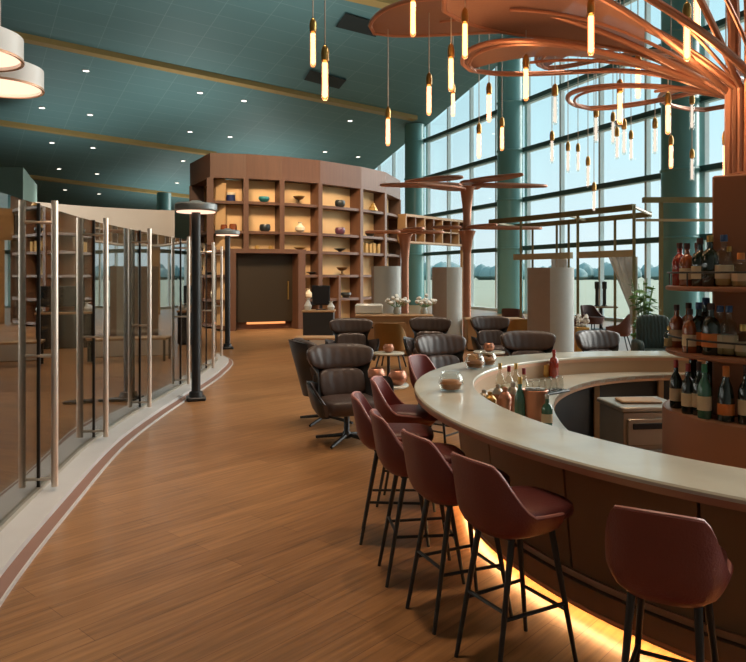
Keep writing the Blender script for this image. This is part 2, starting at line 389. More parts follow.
DW = ['beside the upper gold strip, highest on the left', 'below the drum lamps, leftmost in its row', 'just above the second gold strip, left of the middle', 'first of the pair under the upper gold strip', 'second of the pair under the upper gold strip',
      'left of the pair just above the display wall corner', 'right of the pair just above the display wall corner', 'just under the second gold strip, left one of two', 'just under the second gold strip, right one of two', 'over the third gold strip, beside the sage block',
      'over the third gold strip, right of the sage block', 'lowest on the left under the third gold strip', 'lowest right under the third gold strip', 'beside the dark end of the display wall', 'lowest beside the dark end of the display wall', 'below the gold strip, left of the single hanging bulb', 'above the display wall fascia, under the gold strip', 'above the pale right end of the display wall']
dl0 = None
for (px, py), lab in zip(DL, DW):
    p = onceil(px, py, drop=.03)
    if dl0 is None:
        dl0 = thing('downlight', '', 'downlight', p, 0, 'small ceiling downlights')
        MB().lathe([(.13, .02), (.14, -.01), (.16, -.01), (.16, .05), (.13, .05)], n=16, hollow=True).build('rim', 'white', dl0)
        MB().lathe([(.001, .0), (.13, .0), (.13, .03), (.001, .03)], n=16).build('lens', 'spotglow', dl0)
        dl0['label'] = 'small white ceiling downlight '+lab
    else: dup(dl0, p, 0, 'small white ceiling downlight '+lab)

# outside
struct(MB().prism([(-400, 74), (-12, 74), (30, -60), (900, -60), (900, 900), (-400, 900)], -.5, -.3).build('airfield_ground', 'grass', smooth=0))
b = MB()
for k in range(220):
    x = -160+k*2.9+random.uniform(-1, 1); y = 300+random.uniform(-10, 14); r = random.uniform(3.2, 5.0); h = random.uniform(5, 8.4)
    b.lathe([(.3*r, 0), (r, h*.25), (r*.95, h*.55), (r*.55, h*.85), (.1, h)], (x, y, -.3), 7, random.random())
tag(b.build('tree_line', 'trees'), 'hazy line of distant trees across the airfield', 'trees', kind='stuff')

# ------------------------------------------------------------------ glass enclosure on the left
GP = [(-1.3, 0.9), (-1.85, 2.2), (-2.28, 3.6), (-2.61, 5.45), (-2.85, 7.13), (-2.92, 8.75), (-2.92, 10.6), (-2.96, 12.4), (-3.2, 14.2), (-4.1, 15.4), (-5.6, 15.9), (-9, 16.0)]
gl = spline(GP, 8)
kerb_o, skirt_o = offset(gl, .24), offset(gl, .315)
kerb_i = offset(gl, -.32)
struct(MB().strip(kerb_i, kerb_o, 0, .07).build('trim_6', 'stone'))
struct(MB().strip(offset(gl, .235), skirt_o, 0, .035, 0, .02).build('baseboard_left', 'brownstone'))
struct(MB().strip(skirt_o, offset(gl, .328), 0, .022).build('trim_7', 'stone'))
for i in range(1, len(GP)-2):
    a = gl[i*8:(i+1)*8+1]
    p = GP[i]; nx = gl[i*8+1][0]-gl[i*8-1][0]; ny = gl[i*8+1][1]-gl[i*8-1][1]; L = hypot(nx, ny); rx, ry = ny/L, -nx/L
    rzz = atan2(ny, nx)
    org = (p[0], p[1], .07)
    d = MB().strip(offset(a, -.006), offset(a, .006), .09, 2.30).build('door_%d' % i, 'tint', None, org, 40, org); struct(d)
    rail = MB().strip(offset(a, -.03), offset(a, .03), .068, .10)
    rail.build('bottom_rail', 'stainless', d, org)
    MB().box((p[0], p[1], 1.19), (.02, .035, 2.24), rzz).build('mullion', 'darkmetal', d, org)
    for s_ in (.125, -.125):
        MB().tube([(p[0]+rx*s_, p[1]+ry*s_, .10), (p[0]+rx*s_, p[1]+ry*s_, 2.33)], .026, 12).build('handle_bar', 'chrome', d, org)
    for z in (.16, 1.12, 2.16):
        MB().tube([(p[0]+rx*.125, p[1]+ry*.125, z), (p[0]-rx*.125, p[1]-ry*.125, z)], .014, 8).build('bracket', 'chrome', d, org)
# inside the enclosure: cream wall, sideboard, shelves
cw = spline([(-6.3, 13.8), (-5.4, 15.6), (-4.9, 16.9), (-4.65, 17.8)], 8)
cw = [P(57, 200, 14.0)[:2], P(90, 200, 14.6)[:2], P(130, 200, 15.2)[:2], P(165, 200, 15.6)[:2], P(186, 200, 15.75)[:2]]
cw = spline(cw, 6)
cw = [(x, y-.9) for x, y in cw]
struct(MB().strip(cw, offset(cw, -.2), 0, 3.12).build('wall_enclosure', 'cream'))
sh = thing('wall_shelf', 'wooden shelf unit with four boards behind the leftmost glass', 'shelf', (-6.05, 10.7, 0))
MB().box((-.1, .22, 1.35), (2.6, .05, 2.7)).build('back_panel', 'tan', sh)
for x in (-1.4, -.1, 1.2): MB().box((x, 0, 1.35), (.05, .42, 2.7)).build('upright', 'oak', sh)
for z in (.95, 1.35, 1.75, 2.15, 2.68): MB().box((-.1, 0, z), (2.55, .40, .045)).build('shelf_board', 'oak', sh)
MB().box((-.1, -.02, .45), (2.55, .44, .9)).build('base_cabinet', 'black', sh)
for k, (x, z, m, kind) in enumerate(((.75, .975, 'darkcer', 'dark coffee machine shaped canister'), (.9, 1.375, 'darkcer', 'dark bowl'), (.4, 1.775, 'bronze', 'bronze bowl'), (.8, 2.175, 'darkcer', 'dark flat dish'))):
    r = .16 if k == 0 else .13; h = .30 if k == 0 else .11
    tag(MB().lathe([(r*.6, 0), (r, h*.4), (r, h*.9), (r*.9, h), (r*.8, h*.9), (r*.5, h*.25)], n=20).build('canister' if k == 0 else 'bowl', m, loc=(-6.05+x, 10.65, z)), kind+' on the shelf behind the leftmost glass, '+('lowest board', 'second board', 'third board', 'fourth board')[k], 'bowl' if k else 'canister', 'pots behind the glass')
sb = thing('sideboard', 'white low sideboard inside the glass enclosure', 'sideboard', (-4.15, 11.7, 0))
MB().box((0, 0, .42), (1.1, .5, .70), 0, .02).build('cabinet', 'white', sb)
MB().box((0, 0, .80), (1.16, .56, .05), 0, .01).build('top', 'white', sb)
for x in (-.45, .45): MB().box((x, 0, .035), (.06, .4, .07)).build('foot', 'black', sb)
for k, (x, h, m) in enumerate(((-.3, .3, 'creamcer'), (-.05, .24, 'wht'), (.25, .34, 'creamcer'))):
    tag(MB().lathe([(.045, 0), (.06, h*.3), (.05, h*.6), (.02, h*.8), (.028, h)], n=16).build('vase', m, loc=(-4.15+x, 11.7, .825)), ('slim cream vase at the left', 'short white vase in the middle', 'tall cream vase at the right')[k]+' of the sideboard behind glass', 'vase', 'vases on the sideboard')
# sage block and far column behind the enclosure
b = MB(); q = [P(-60, 165, 30), P(23, 167, 30), P(37, 200, 36)]
b.prism([(q[0][0], 30), (q[1][0], 30), (q[2][0], 36), (q[0][0], 36)], 0, q[1][2])
struct(b.build('wall_sage', 'sage', smooth=0))
x, y, z = P(164, 193, 30)
tag(MB().cyl((0, 0, 0), .3, 0, z, 24).build('round_column', 'teal_col', loc=(x, y, 0)), 'short teal column top rising behind the cream enclosure wall', 'column')

# post lamps beside the enclosure
def post_lamp(loc, label, h):
    t = thing('post_lamp', label, 'lamp', loc, 0, 'disc headed post lamps')
    MB().box((0, 0, .025), (.26, .26, .05), .3, .012).lathe([(.10, .05), (.09, .12), (.062, .13), (.06, .14)], n=20).build('base', 'black', t)
    MB().cyl((0, 0, 0), .062, .13, h, 20).build('pole', 'black', t)
    hd = MB().lathe([(.06, h-.02), (.27, h-.02), (.29, h), (.29, h+.07), (.27, h+.09), (.10, h+.11), (.06, h+.13)], n=32).build('lamp_head', 'lampmetal', t)
    MB().lathe([(.07, h-.035), (.265, h-.035), (.265, h-.022), (.07, h-.022)], n=32).build('diffuser', 'lampglow', hd)
post_lamp(G(196, 400), 'black post lamp with disc head standing before the glass enclosure', 2.66)
post_lamp((-3.45, 16.6, 0), 'farther post lamp with disc head beyond the end of the glass enclosure', 2.72)

# drum pendants, top left
def drum_pendant(loc, label):
    t = thing('drum_pendant', label, 'lamp', loc, 0, 'white drum pendant lamps')
    MB().lathe([(.27, 0), (.285, 0), (.285, .145), (.25, .16), (.02, .165), (.02, .15), (.24, .145), (.27, .135)], n=40, hollow=True).build('lamp_shade', 'white', t)
    MB().lathe([(.001, .02), (.268, .02), (.268, .035), (.001, .035)], n=40).build('diffuser', 'lampglow', t)
    MB().lathe([(.285, -.004), (.289, -.004), (.289, .012), (.285, .012)], n=40, hollow=True).build('rim', 'copperedge', t)
    top = ceilZ(loc[0], loc[1])-loc[2]
    MB().cyl((0, 0, 0), .006, .16, top, 6).build('cord', 'cord', t)
drum_pendant(P(0, 88, 5.0), 'white drum pendant lamp, lower of the two at the upper left')
drum_pendant(P(-28, 58, 4.3), 'white drum pendant lamp, upper one cut by the left edge')

# ------------------------------------------------------------------ display wall
fp = [(-6.5, 27.0), (-6.25, 23.9), (-5.06, 21.75), (-3.9, 22.0), (-2.67, 22.55), (-1.75, 23.2), (-.79, 24.1), (.25, 25.5), (.84, 26.7), (1.1, 28.2)]
fl = [fp[0], fp[1]]+spline(fp[2:], 14)
def idx(px): return min(range(2, len(fl)), key=lambda i: abs(CX+F*fl[i][0]/fl[i][1]-px))
org = (-2.67, 22.6, 0)
dw = thing('display_wall', 'tall curved walnut display wall with lit tan niches and a dark doorway', 'shelf', org)
def board(i0, i1, d0, d1, z0, z1): a = fl[i0:i1+1]; return MB().strip(offset_at(i0, i1, d0), offset_at(i0, i1, d1), z0, z1)
_off = {}
def offset_at(i0, i1, d):
    if d not in _off: _off[d] = offset(fl, -d)
    return _off[d][i0:i1+1]
N = len(fl)-1; TOPZ = 5.55; FAS = 4.78

iL, iR = idx(228), idx(306)
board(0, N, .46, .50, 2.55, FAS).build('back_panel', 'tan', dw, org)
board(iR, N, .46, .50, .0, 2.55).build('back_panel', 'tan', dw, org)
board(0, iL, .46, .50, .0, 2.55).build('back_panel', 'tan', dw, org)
divs = [0, 1, 2, idx(247), idx(283), idx(321), idx(361), idx(386), N]
def post_at(i, z0, z1, wd=.16):
    a = fl[max(0, i-1)] if i != 2 else fl[2]; c = fl[min(N, i+1)]; L = hypot(c[0]-a[0], c[1]-a[1]); t = ((c[0]-a[0])/L, (c[1]-a[1])/L)
    p = fl[i]; nrm = (-t[1], t[0])
    return MB().box((p[0]+nrm[0]*.22, p[1]+nrm[1]*.22, (z0+z1)/2), (wd, .48, z1-z0), atan2(t[1], t[0]))
for k, i in enumerate(divs):
    low = 2.55 if i in (divs[3], divs[4]) else 0
    post_at(i, low, FAS, .2 if k == 2 else .16).build('divider', 'walnut', dw, org)
for k in range(len(divs)-1):
    a, c = divs[k], divs[k+1]
    MB().strip([fl[a], fl[c]], [offset_at(a, a, .5)[0], offset_at(c, c, .5)[0]], FAS, TOPZ).build('fascia', 'walnut', dw, org)
ZS = [4.03, 3.10, 2.50]
for k in range(len(divs)-1):
    for z in ZS: board(divs[k], divs[k+1], .02, .46, z-.05, z+.04).build('shelf_board', 'walnut', dw, org)
for i0, i1 in ((0, 1), (1, 2), (2, iL), (iR, divs[5]), (divs[5], divs[6]), (divs[6], divs[7]), (divs[7], N)):
    for z in (1.72, .93, .12): board(i0, i1, .02, .46, z-.05, z+.04).build('shelf_board', 'walnut', dw, org)
post_at(idx(232), 0, 2.55, .24).build('door_jamb', 'walnut', dw, org)
post_at(idx(301.5), 0, 2.55, .26).build('door_jamb', 'walnut', dw, org)
post_at((divs[5]+divs[6])//2, .12, 1.72, .10).build('divider', 'walnut', dw, org)
board(iL, iR, -.02, .46, 2.44, 2.58).build('door_head', 'walnut', dw, org)
dp = board(iL, iR, .40, .44, .24, 2.44).build('door_panel', 'bronzedoor', dw, org)
i_h = idx(293); ph = offset_at(i_h, i_h, .36)[0]
MB().tube([(ph[0], ph[1], .95), (ph[0], ph[1], 1.55)], .03, 8).build('pull_handle', 'brass', dp, org)
board(idx(250), idx(290), .42, .50, .17, .235).build('led_or_glow_strip', 'doorglow', dw, org)  # glowing strip put in for the dim orange reflection below the door
board(iL, iR, .55, .60, .0, 2.5).build('recess_wall', 'walnut', dw, org)
# things on its shelves
def pot(px, z, m, kind, label, s=1.0):
    s *= .9
    i = idx(px); a = offset_at(i, i, .2)[0]
    k = CX+F*a[0]/a[1]
    a = (XR(px, a[1]), a[1]); loc = (a[0], a[1], z+.04)
    prof = {'tin': [(.14, 0), (.15, .01), (.15, .22), (.13, .23), (.13, .27), (.001, .27)],
            'bowl': [(.08, 0), (.13, .02), (.20, .12), (.19, .2), (.17, .2), (.12, .05), (.001, .04)],
            'footed': [(.10, 0), (.10, .02), (.035, .05), (.04, .14), (.15, .19), (.22, .28), (.20, .28), (.1, .2), (.001, .2)],
            'pot': [(.13, 0), (.19, .06), (.20, .18), (.17, .25), (.15, .25), (.15, .2), (.001, .2)],
            'vase': [(.08, 0), (.17, .08), (.18, .18), (.08, .28), (.06, .33), (.09, .37), (.07, .36), (.001, .3)],
            'dish': [(.06, 0), (.07, .03), (.24, .12), (.22, .13), (.06, .05), (.001, .05)],
            'pyramid': [(.2, 0), (.14, .1), (.15, .12), (.07, .24), (.08, .26), (.001, .34)]}[kind]
    o = MB().lathe([(r*s, zz*s) for r, zz in prof], n=6 if kind == 'pyramid' else 20).build({'tin': 'tin', 'bowl': 'bowl', 'footed': 'footed_bowl', 'pot': 'pot', 'vase': 'vase', 'dish': 'dish', 'pyramid': 'stacked_ornament'}[kind], m, loc=loc)
    return tag(o, label, 'ornament', 'ornaments on the display wall')
o = pot(231, 4.03, 'navy', 'tin', 'navy tin with a pale lid on the top left niche of the display wall')
MB().lathe([(.14, .20), (.14, .255), (.117, .27), (.001, .27)], n=20).build('lid', 'creamcer', o)
pot(264, 4.03, 'teal', 'bowl', 'bright teal bowl in the top row of the display wall')
pot(299, 4.03, 'bronze', 'footed', 'bronze footed bowl in the top row of the display wall')
pot(340, 4.03, 'darkcer', 'pot', 'black round pot in the top row of the display wall')
pot(373, 4.03, 'goldcer', 'pyramid', 'gold stacked ornament in the top right niche of the display wall')
pot(224, 3.10, 'amber', 'tin', 'amber jar, left of a pair in the second row of the display wall', .8)
pot(233, 3.10, 'amber', 'tin', 'amber jar, right of a pair in the second row of the display wall', .9)
pot(265, 3.10, 'darkcer', 'pot', 'black drum shaped pot above the dark doorway, second row')
pot(300, 3.10, 'creamcer', 'vase', 'cream rounded vase in the second row of the display wall')
pot(340, 3.10, 'purple', 'pot', 'plum coloured pot in the second row of the display wall')
pot(370, 3.10, 'darkcer', 'bowl', 'small dark bowl in the second row by the copper tree')
pot(257, 2.50, 'goldcer', 'tin', 'small gold jar right above the dark doorway, left one', .6)
pot(271, 2.50, 'goldcer', 'tin', 'small gold jar right above the dark doorway, right one', .6)
pot(300, 2.50, 'goldcer', 'dish', 'gold dish at the upper right corner of the dark doorway')
pot(340, 2.50, 'darkcer', 'dish', 'flat black dish in the low third row of the display wall')
pot(311, 1.72, 'darkcer', 'dish', 'small black dish right beside the dark doorway', .8)
pot(342, 1.72, 'bronze', 'footed', 'bronze footed bowl in the fourth row, above the desk screen')
pot(346, .93, 'darkcer', 'bowl', 'black bowl in the lowest row right of the desk screen')
pot(308, .93, 'creamcer', 'vase', 'cream vase in the lowest row left of the desk screen')
for k in range(5):
    px = 365.5+k*4.2; i = idx(px); a = offset_at(i, i, .22)[0]
    tag(MB().box((0, 0, .18), (.09, .24, .36-.02*(k % 3)), .5).build('book', 'book', loc=(a[0], a[1], 2.54)), 'gold cloth book %s in the row beside the copper tree' % ('first from left', 'second from left', 'in the middle', 'second from right', 'first from right')[k], 'book', 'books on the display wall')
# open lattice shelf to the right of it
A, B = P(402, 240, 27.5), P(463, 244, 31)
ls = thing('lattice_shelf', 'raised open shelf of small wooden boxes between the display wall and a copper tree', 'shelf', ((A[0]+B[0])/2, (A[1]+B[1])/2, 0))
org2 = tuple(ls.location); d = (B[0]-A[0], B[1]-A[1]); L = hypot(*d); rzz = atan2(d[1], d[0])
def lsp(t): return (A[0]+d[0]*t, A[1]+d[1]*t)
for z, th in ((3.05, .08), (3.55, .05), (4.1, .10)):
    p = lsp(.5); MB().box((p[0], p[1], z), (L, .4, th), rzz).build('shelf_board', 'oak', ls, org2)
for k in range(8):
    p = lsp(k/7); MB().box((p[0], p[1], 3.57), (.07, .4, 1.0), rzz).build('divider', 'walnut' if k % 2 else 'oak', ls, org2)
p = lsp(.5); MB().box((p[0]-sin(rzz)*.2, p[1]+cos(rzz)*.2, 3.8), (L*.98, .03, .5), rzz).build('back_panel', 'tan', ls, org2)
for t in (.02, .98):
    p = lsp(t); MB().box((p[0], p[1], 1.5), (.08, .12, 3.0), rzz).build('post', 'oak', ls, org2)

# ------------------------------------------------------------------ bar counter
BC = (2.85, 5.05)
def bar_line(off, n=96, a0=0, a1=2*pi):
    out = []
    for k in range(n):
        a = a0+(a1-a0)*k/n; rx, ry = 2.55, 2.62 if sin(a) > 0 else 3.0
        x, y = BC[0]+rx*cos(a), BC[1]+ry*sin(a)
        nx, ny = cos(a)/rx, sin(a)/ry; L = hypot(nx, ny)
        out.append((x-nx/L*off, y-ny/L*off))
    return out
TOP = .92
bar = thing('bar_counter', 'oval island bar with pale stone top, brown panelled front and amber light under it', 'bar', (BC[0], BC[1], 0))
bo = (BC[0], BC[1], 0)
# stone top with softened outer and inner edge
prof = [(.0, TOP-.022), (.0, TOP-.008), (.008, TOP), (.442, TOP), (.45, TOP-.008), (.45, TOP-.022)]
lines = [bar_line(o_, 128) for o_, z in prof]
MB().loft([[(lines[j][k][0], lines[j][k][1], prof[j][1]) for j in range(6)] for k in range(128)], loop=True).build('countertop', 'marble', bar, bo)
prof = [(.006, TOP-.052), (.006, TOP-.022), (.45, TOP-.022), (.45, TOP-.052)]
lines = [bar_line(o_, 128) for o_, z in prof]
MB().loft([[(lines[j][k][0], lines[j][k][1], prof[j][1]) for j in range(4)] for k in range(128)], loop=True).build('edge_trim', 'copperedge', bar, bo)
NP = 22
for k in range(NP):
    a0, a1 = 2*pi*k/NP, 2*pi*(k+1)/NP-.006
    q = [bar_line(o_, 9, a0, a1+(a1-a0)/8) for o_ in (.30, .34, .38, .34)]
    zz = (TOP-.052, TOP-.052, .235, .235)
    q[2] = bar_line(.40, 9, a0, a1+(a1-a0)/8); q[3] = bar_line(.37, 9, a0, a1+(a1-a0)/8)
    MB().loft([[(q[j][i][0], q[j][i][1], zz[j]) for j in range(4)] for i in range(9)], True, True).build('front_panel', 'barwood', bar, bo)
MB().strip(bar_line(.402, 128), bar_line(.43, 128), .08, .74, closed=True).build('carcass', 'darkmetal', bar, bo)
MB().strip(bar_line(.355, 128), bar_line(.375, 128), .205, .237, .205, .237, True).build('ledge', 'copperedge', bar, bo)
MB().strip(bar_line(.33, 128), bar_line(.40, 128), .075, .20, .075, .20, True).build('skirting', 'barwood', bar, bo)
MB().strip(bar_line(.326, 128), bar_line(.332, 128), .085, .10, closed=True).build('copper_line', 'copperedge', bar, bo)
MB().strip(bar_line(.46, 128), bar_line(.52, 128), 0, .08, closed=True).build('plinth', 'darkmetal', bar, bo)
MB().strip(bar_line(.385, 128), bar_line(.42, 128), .062, .074, closed=True).build('led_or_glow_strip', 'led', bar, bo)
MB().strip(bar_line(.405, 128), bar_line(.44, 128), .742, TOP-.052, closed=True).build('inner_fascia', 'palewood', bar, bo)
wi = spline([(1.25, 4.2), (1.27, 4.7), (1.38, 5.35), (1.62, 6.0), (2.05, 6.6), (2.6, 6.95), (3.3, 7.05), (4.2, 6.8)], 8)
wo = []
for p in wi:
    a = atan2(p[1]-BC[1], p[0]-BC[0]); wo.append(min(bar_line(.44, 400), key=lambda q: abs((atan2(q[1]-BC[1], q[0]-BC[0])-a+pi) % (2*pi)-pi)))
MB().strip(wo, wi, .715, .75).build('worktop', 'marble', bar, bo)
MB().strip(offset(wi, -.12), offset(wi, -.08), .0, .71).build('under_counter', 'black', bar, bo)
MB().strip(offset(wi, -.03), offset(wi, .0), .69, .742).build('worktop_edge', 'copperedge', bar, bo)
for p in (wi[20], wi[34], wi[44]): MB().box((p[0]-.02, p[1]+.05, .36), (.05, .05, .70)).build('worktop_post', 'oak', bar, bo)
# fridge drawer unit
u = thing('drawer_unit', 'stainless under counter drawer unit inside the bar', 'cabinet', (2.29, 6.0, 0), .1)
MB().box((0, 0, .33), (.52, .46, .58), 0, .006).build('body', 'stainless', u)
MB().box((0, 0, .645), (.56, .5, .04), 0, .008).build('top', 'stainless', u)
for z in (.46, .2):
    dr = MB().box((0, -.242, z), (.46, .025, .22), 0, .006).build('drawer', 'stainless', u)
    MB().box((-.04, -.258, z+.05), (.30, .012, .05), 0, .004).build('handle_slot', 'black', dr)
for x in (-.22, .22):
    for y in (-.2, .2): MB().cyl((x, y, 0), .02, 0, .045, 10).build('foot', 'black', u)
t = MB().box((0, 0, .012), (.34, .2, .024), 0, .008).build('cutting_board', 'oak', loc=(2.27, 5.99, .665)); tag(t, 'small wooden cutting board on the stainless drawer unit', 'board')

# ------------------------------------------------------------------ back bar column with copper tree
TC = (2.55, 4.43); FACE = atan2(TC[1], TC[0])
bb = thing('back_bar', 'rust brown back bar pillar with round drum base and two bottle shelves', 'bar shelf', (TC[0], TC[1], 0))
DR = .665
MB().lathe([(DR-.04, 0), (DR-.04, .05), (DR, .06), (DR, .875), (DR-.006, .885), (.001, .885)], n=64).build('drum', 'rust', bb)
MB().lathe([(DR-.02, .885), (DR-.03, .889), (.001, .889)], n=64).build('drum_top', 'copperedge', bb)
MB().box((0, 0, (2.36+.885)/2), (.68, .68, 2.36-.885), FACE, .01).build('pillar', 'rust', bb)
for z in (1.24, 1.65):
    s_ = MB().lathe([(.36, z), (DR-.03, z), (DR-.02, z+.006), (DR-.02, z+.024), (DR-.03, z+.03), (.36, z+.03)], n=64).build('shelf', 'rust', bb)
    MB().tube([((DR-.035)*cos(a*pi/32), (DR-.035)*sin(a*pi/32), z+.115) for a in range(64)], .006, 6, True).build('guard_rail', 'darkmetal', s_)
    for a in range(8): MB().tube([((DR-.035)*cos(a*pi/4+.2), (DR-.035)*sin(a*pi/4+.2), z+.03), ((DR-.035)*cos(a*pi/4+.2), (DR-.035)*sin(a*pi/4+.2), z+.115)], .005, 6).build('rail_post', 'darkmetal', s_)

# leaves of the copper tree: (tip x, y, z, half width, filled)
def tipz(px, py, z): Y = F*(z-H)/(CY-py); return (XR(px, Y), Y, z)
LV = [tipz(374, 33, 4.05)+(.50, 1), tipz(444, 10, 3.72)+(.66, 1), tipz(470, 70, 3.55)+(.55, 3), (2.08, 6.75, 3.36, .47, 0),
      (1.75, 7.1, 3.85, .38, 3), tipz(480, -70, 3.75)+(.5, 0), tipz(610, -150, 3.6)+(.55, 0),
      (2.0, 1.9, 3.6, .55, 0), (3.6, 1.8, 3.6, .55, 1), (5.0, 3.3, 3.7, .6, 0), (5.4, 5.2, 3.6, .6, 1), (4.6, 7.2, 3.7, .6, 0), (3.5, 7.4, 3.5, .5, 0)]
tree = thing('copper_tree', 'copper tube tree rising from the bar pillar and spreading into leaf shaped rings', 'sculpture', (TC[0], TC[1], 2.36))
to = (TC[0], TC[1], 2.36)
leafpts = []
def leaf_path(tx, ty, tz, W, s, k=0.0, n=30):
    az = atan2(ty-TC[1], tx-TC[0]); L = hypot(tx-TC[0], ty-TC[1])
    zb = 2.92+.06*k
    r0 = .27
    pts = [(r0, s*.02, 2.36), (r0, s*.025, 2.7)]
    for i in range(n+1):
        t = i/n
        r = r0+(L-k*.06-r0)*t; z = zb+(tz-zb)*(1-(1-t)**2.3)-.03*k
        u = max(0.0, min(1.0, t))
        wv = (sin(pi*u**1.75)**.62 if 0 < u < 1 else 0)
        pts.append((r, s*(max(0, W-k*.05)*wv+.02*(1-t)), z))
    return [(TC[0]+r*cos(az)-l*sin(az), TC[1]+r*sin(az)+l*cos(az), z) for r, l, z in pts]
for tx, ty, tz, W, fill in LV:
    a, c = leaf_path(tx, ty, tz, W, 1), leaf_path(tx, ty, tz, W, -1)
    leafpts += a[8:]+c[8:]
    lf = MB().tube(a+c[::-1][1:], .021, 8).build('leaf_ring', 'copper', tree, to)
    a2, c2 = leaf_path(tx, ty, tz, W, 1, 1), leaf_path(tx, ty, tz, W, -1, 1)
    if fill != 1: MB().tube(a2+c2[::-1][1:], .013, 6).build('inner_tube', 'copper', lf, to)
    if fill in (1, 3):
        i0 = 10
        rings = []
        for p, q in zip(a[i0:], c[i0:]):
            if fill == 3: q = tuple(p[k_]+(q[k_]-p[k_])*.45 for k_ in range(3))
            rings.append([(p[0], p[1], p[2]-.004), (q[0], q[1], q[2]-.004), (q[0], q[1], q[2]+.004), (p[0], p[1], p[2]+.004)])
        MB().loft(rings, True, True).build('leaf_sheet', 'coppermesh', lf, to)
    # spine and thin ribs
    m = MB().tube([((p[0]+q[0])/2, (p[1]+q[1])/2, p[2]-.01) for p, q in zip(a2, c2)][2:(26 if fill else 18)], .012, 6)
    m.build('leaf_spine', 'copper', lf, to)
tr = MB()
for k in range(9):
    a = 2*pi*k/9+.1
    tr.tube([(TC[0]+.26*cos(a), TC[1]+.26*sin(a), 2.36), (TC[0]+.25*cos(a), TC[1]+.25*sin(a), 3.3), (TC[0]+.30*cos(a), TC[1]+.30*sin(a), 4.4)], .030, 8)
tr.build('trunk_tubes', 'copper', tree, to)
MB().lathe([(.30, 2.36), (.30, 2.39), (.10, 2.39), (.10, 4.2), (.001, 4.2)], (TC[0], TC[1], 0), 24).build('trunk_core', 'copper', tree, to)

# tube bulbs
bulb_mesh = {}
def bulb(px, py, Y, label, lit=True, group='glowing tube bulbs on cords', top=None):
    x, _, z = P(px, py, Y)
    t = thing('pendant_bulb', label, 'pendant lamp', (x, Y, z), 0, group)
    key = lit
    if key not in bulb_mesh:
        bulb_mesh[key] = MB().lathe([(.004, -.15), (.014, -.146), (.021, -.13), (.021, .09), (.014, .11), (.011, .12)], n=14).build('bulb', 'bulblit' if lit else 'bulbglass', t), \
            MB().tube([(-.006, 0, .1), (-.007, 0, -.12), (0, 0, -.125), (.007, 0, -.12), (.006, 0, .1)], .0095 if lit else .007, 6).build('filament', 'bulb' if lit else 'bulbpale', t), \
            MB().lathe([(.015, .105), (.025, .112), (.027, .165), (.020, .20), (.008, .215)], n=12).build('socket', 'brass', t)
    else:
        for o in bulb_mesh[key]:
            c = o.copy(); COL.objects.link(c); c.parent = t
    if top is None:
        q = min(leafpts, key=lambda p: hypot(p[0]-x, p[1]-Y))
        top = q[2] if hypot(q[0]-x, q[1]-Y) < .12 and q[2] > z+.3 else ceilZ(x, Y)
    MB().cyl((0, 0, 0), .0045, .19, top-z, 5).build('cord', 'cord', t)
W_ = 'glowing tube bulb on a cord '
for a in [(313, 47, 5.2, W_+'at the upper left, higher of the leftmost pair'), (325, 78, 4.6, W_+'at the upper left, lower of the leftmost pair'), (388, 130, 6.53, W_+'hanging alone below the tip of the copper leaf', True, 'glowing tube bulbs on cords', 4.045),
          (413, 16, 5.0, W_+'cut by the top edge, before the gold ceiling strip'), (429, 98, 6.0, W_+'beside the sloping top edge of the windows'), (451, 72, 5.3, W_+'in front of the left copper leaf sheet'),
          (453, 103, 7.6, W_+'small and faint under the left copper leaf sheet'), (465, 38, 5.0, W_+'between the two copper leaf sheets'), (479, 144, 7.2, W_+'small, just left of the teal column in the middle'), (489, 106, 6.4, W_+'under the left end of the open copper ring'),
          (502, 137, 7.6, W_+'in front of the teal column in the middle'), (526, 82, 5.5, W_+'in the middle of the open copper ring'), (591, 32, 4.4, W_+'large, in front of the main copper branch'), (687, 37, 4.3, W_+'large, near the trunk of the copper tree'),
          (620, 106, 5.6, W_+'inside the small round copper ring, left one'), (638, 80, 5.6, W_+'inside the small round copper ring, right one'), (668, 117, 6.0, W_+'against the wide teal column, upper of two'), (671, 155, 7.6, W_+'against the wide teal column, lower of two'),
          (726, 160, 5.0, W_+'beside the copper trunk, lowest on the right'), (697, 8, 4.6, W_+'cut by the top edge near the copper trunk')]:
    bulb(*a)
V_ = 'pale tube bulb against the bright window, '
for a in [(555, 108, 6.2, V_+'left of the round copper ring'), (552, 150, 7.8, V_+'leftmost of the low ones'), (568, 160, 8.2, V_+'left of a close pair'), (578, 160, 8.9, V_+'right of a close pair'), (588, 175, 8.0, V_+'lower right of the close pair'),
          (596, 128, 7.0, V_+'on the vertical mullion under the ring edge'), (594, 200, 8.4, V_+'lowest of all, over the pergola rail'), (613, 131, 7.8, V_+'highest left in the tight cluster'), (617, 146, 7.8, V_+'left in the tight cluster'), (624, 140, 7.0, V_+'largest in the tight cluster'),
          (631, 148, 8.4, V_+'right in the tight cluster'), (655, 139, 7.0, V_+'between the cluster and the wide teal column'), (692, 115, 7.0, V_+'right of the wide teal column, upper one'), (692, 168, 7.8, V_+'right of the wide teal column, lower one')]:
    bulb(*a, lit=False, group='pale tube bulbs against the window')

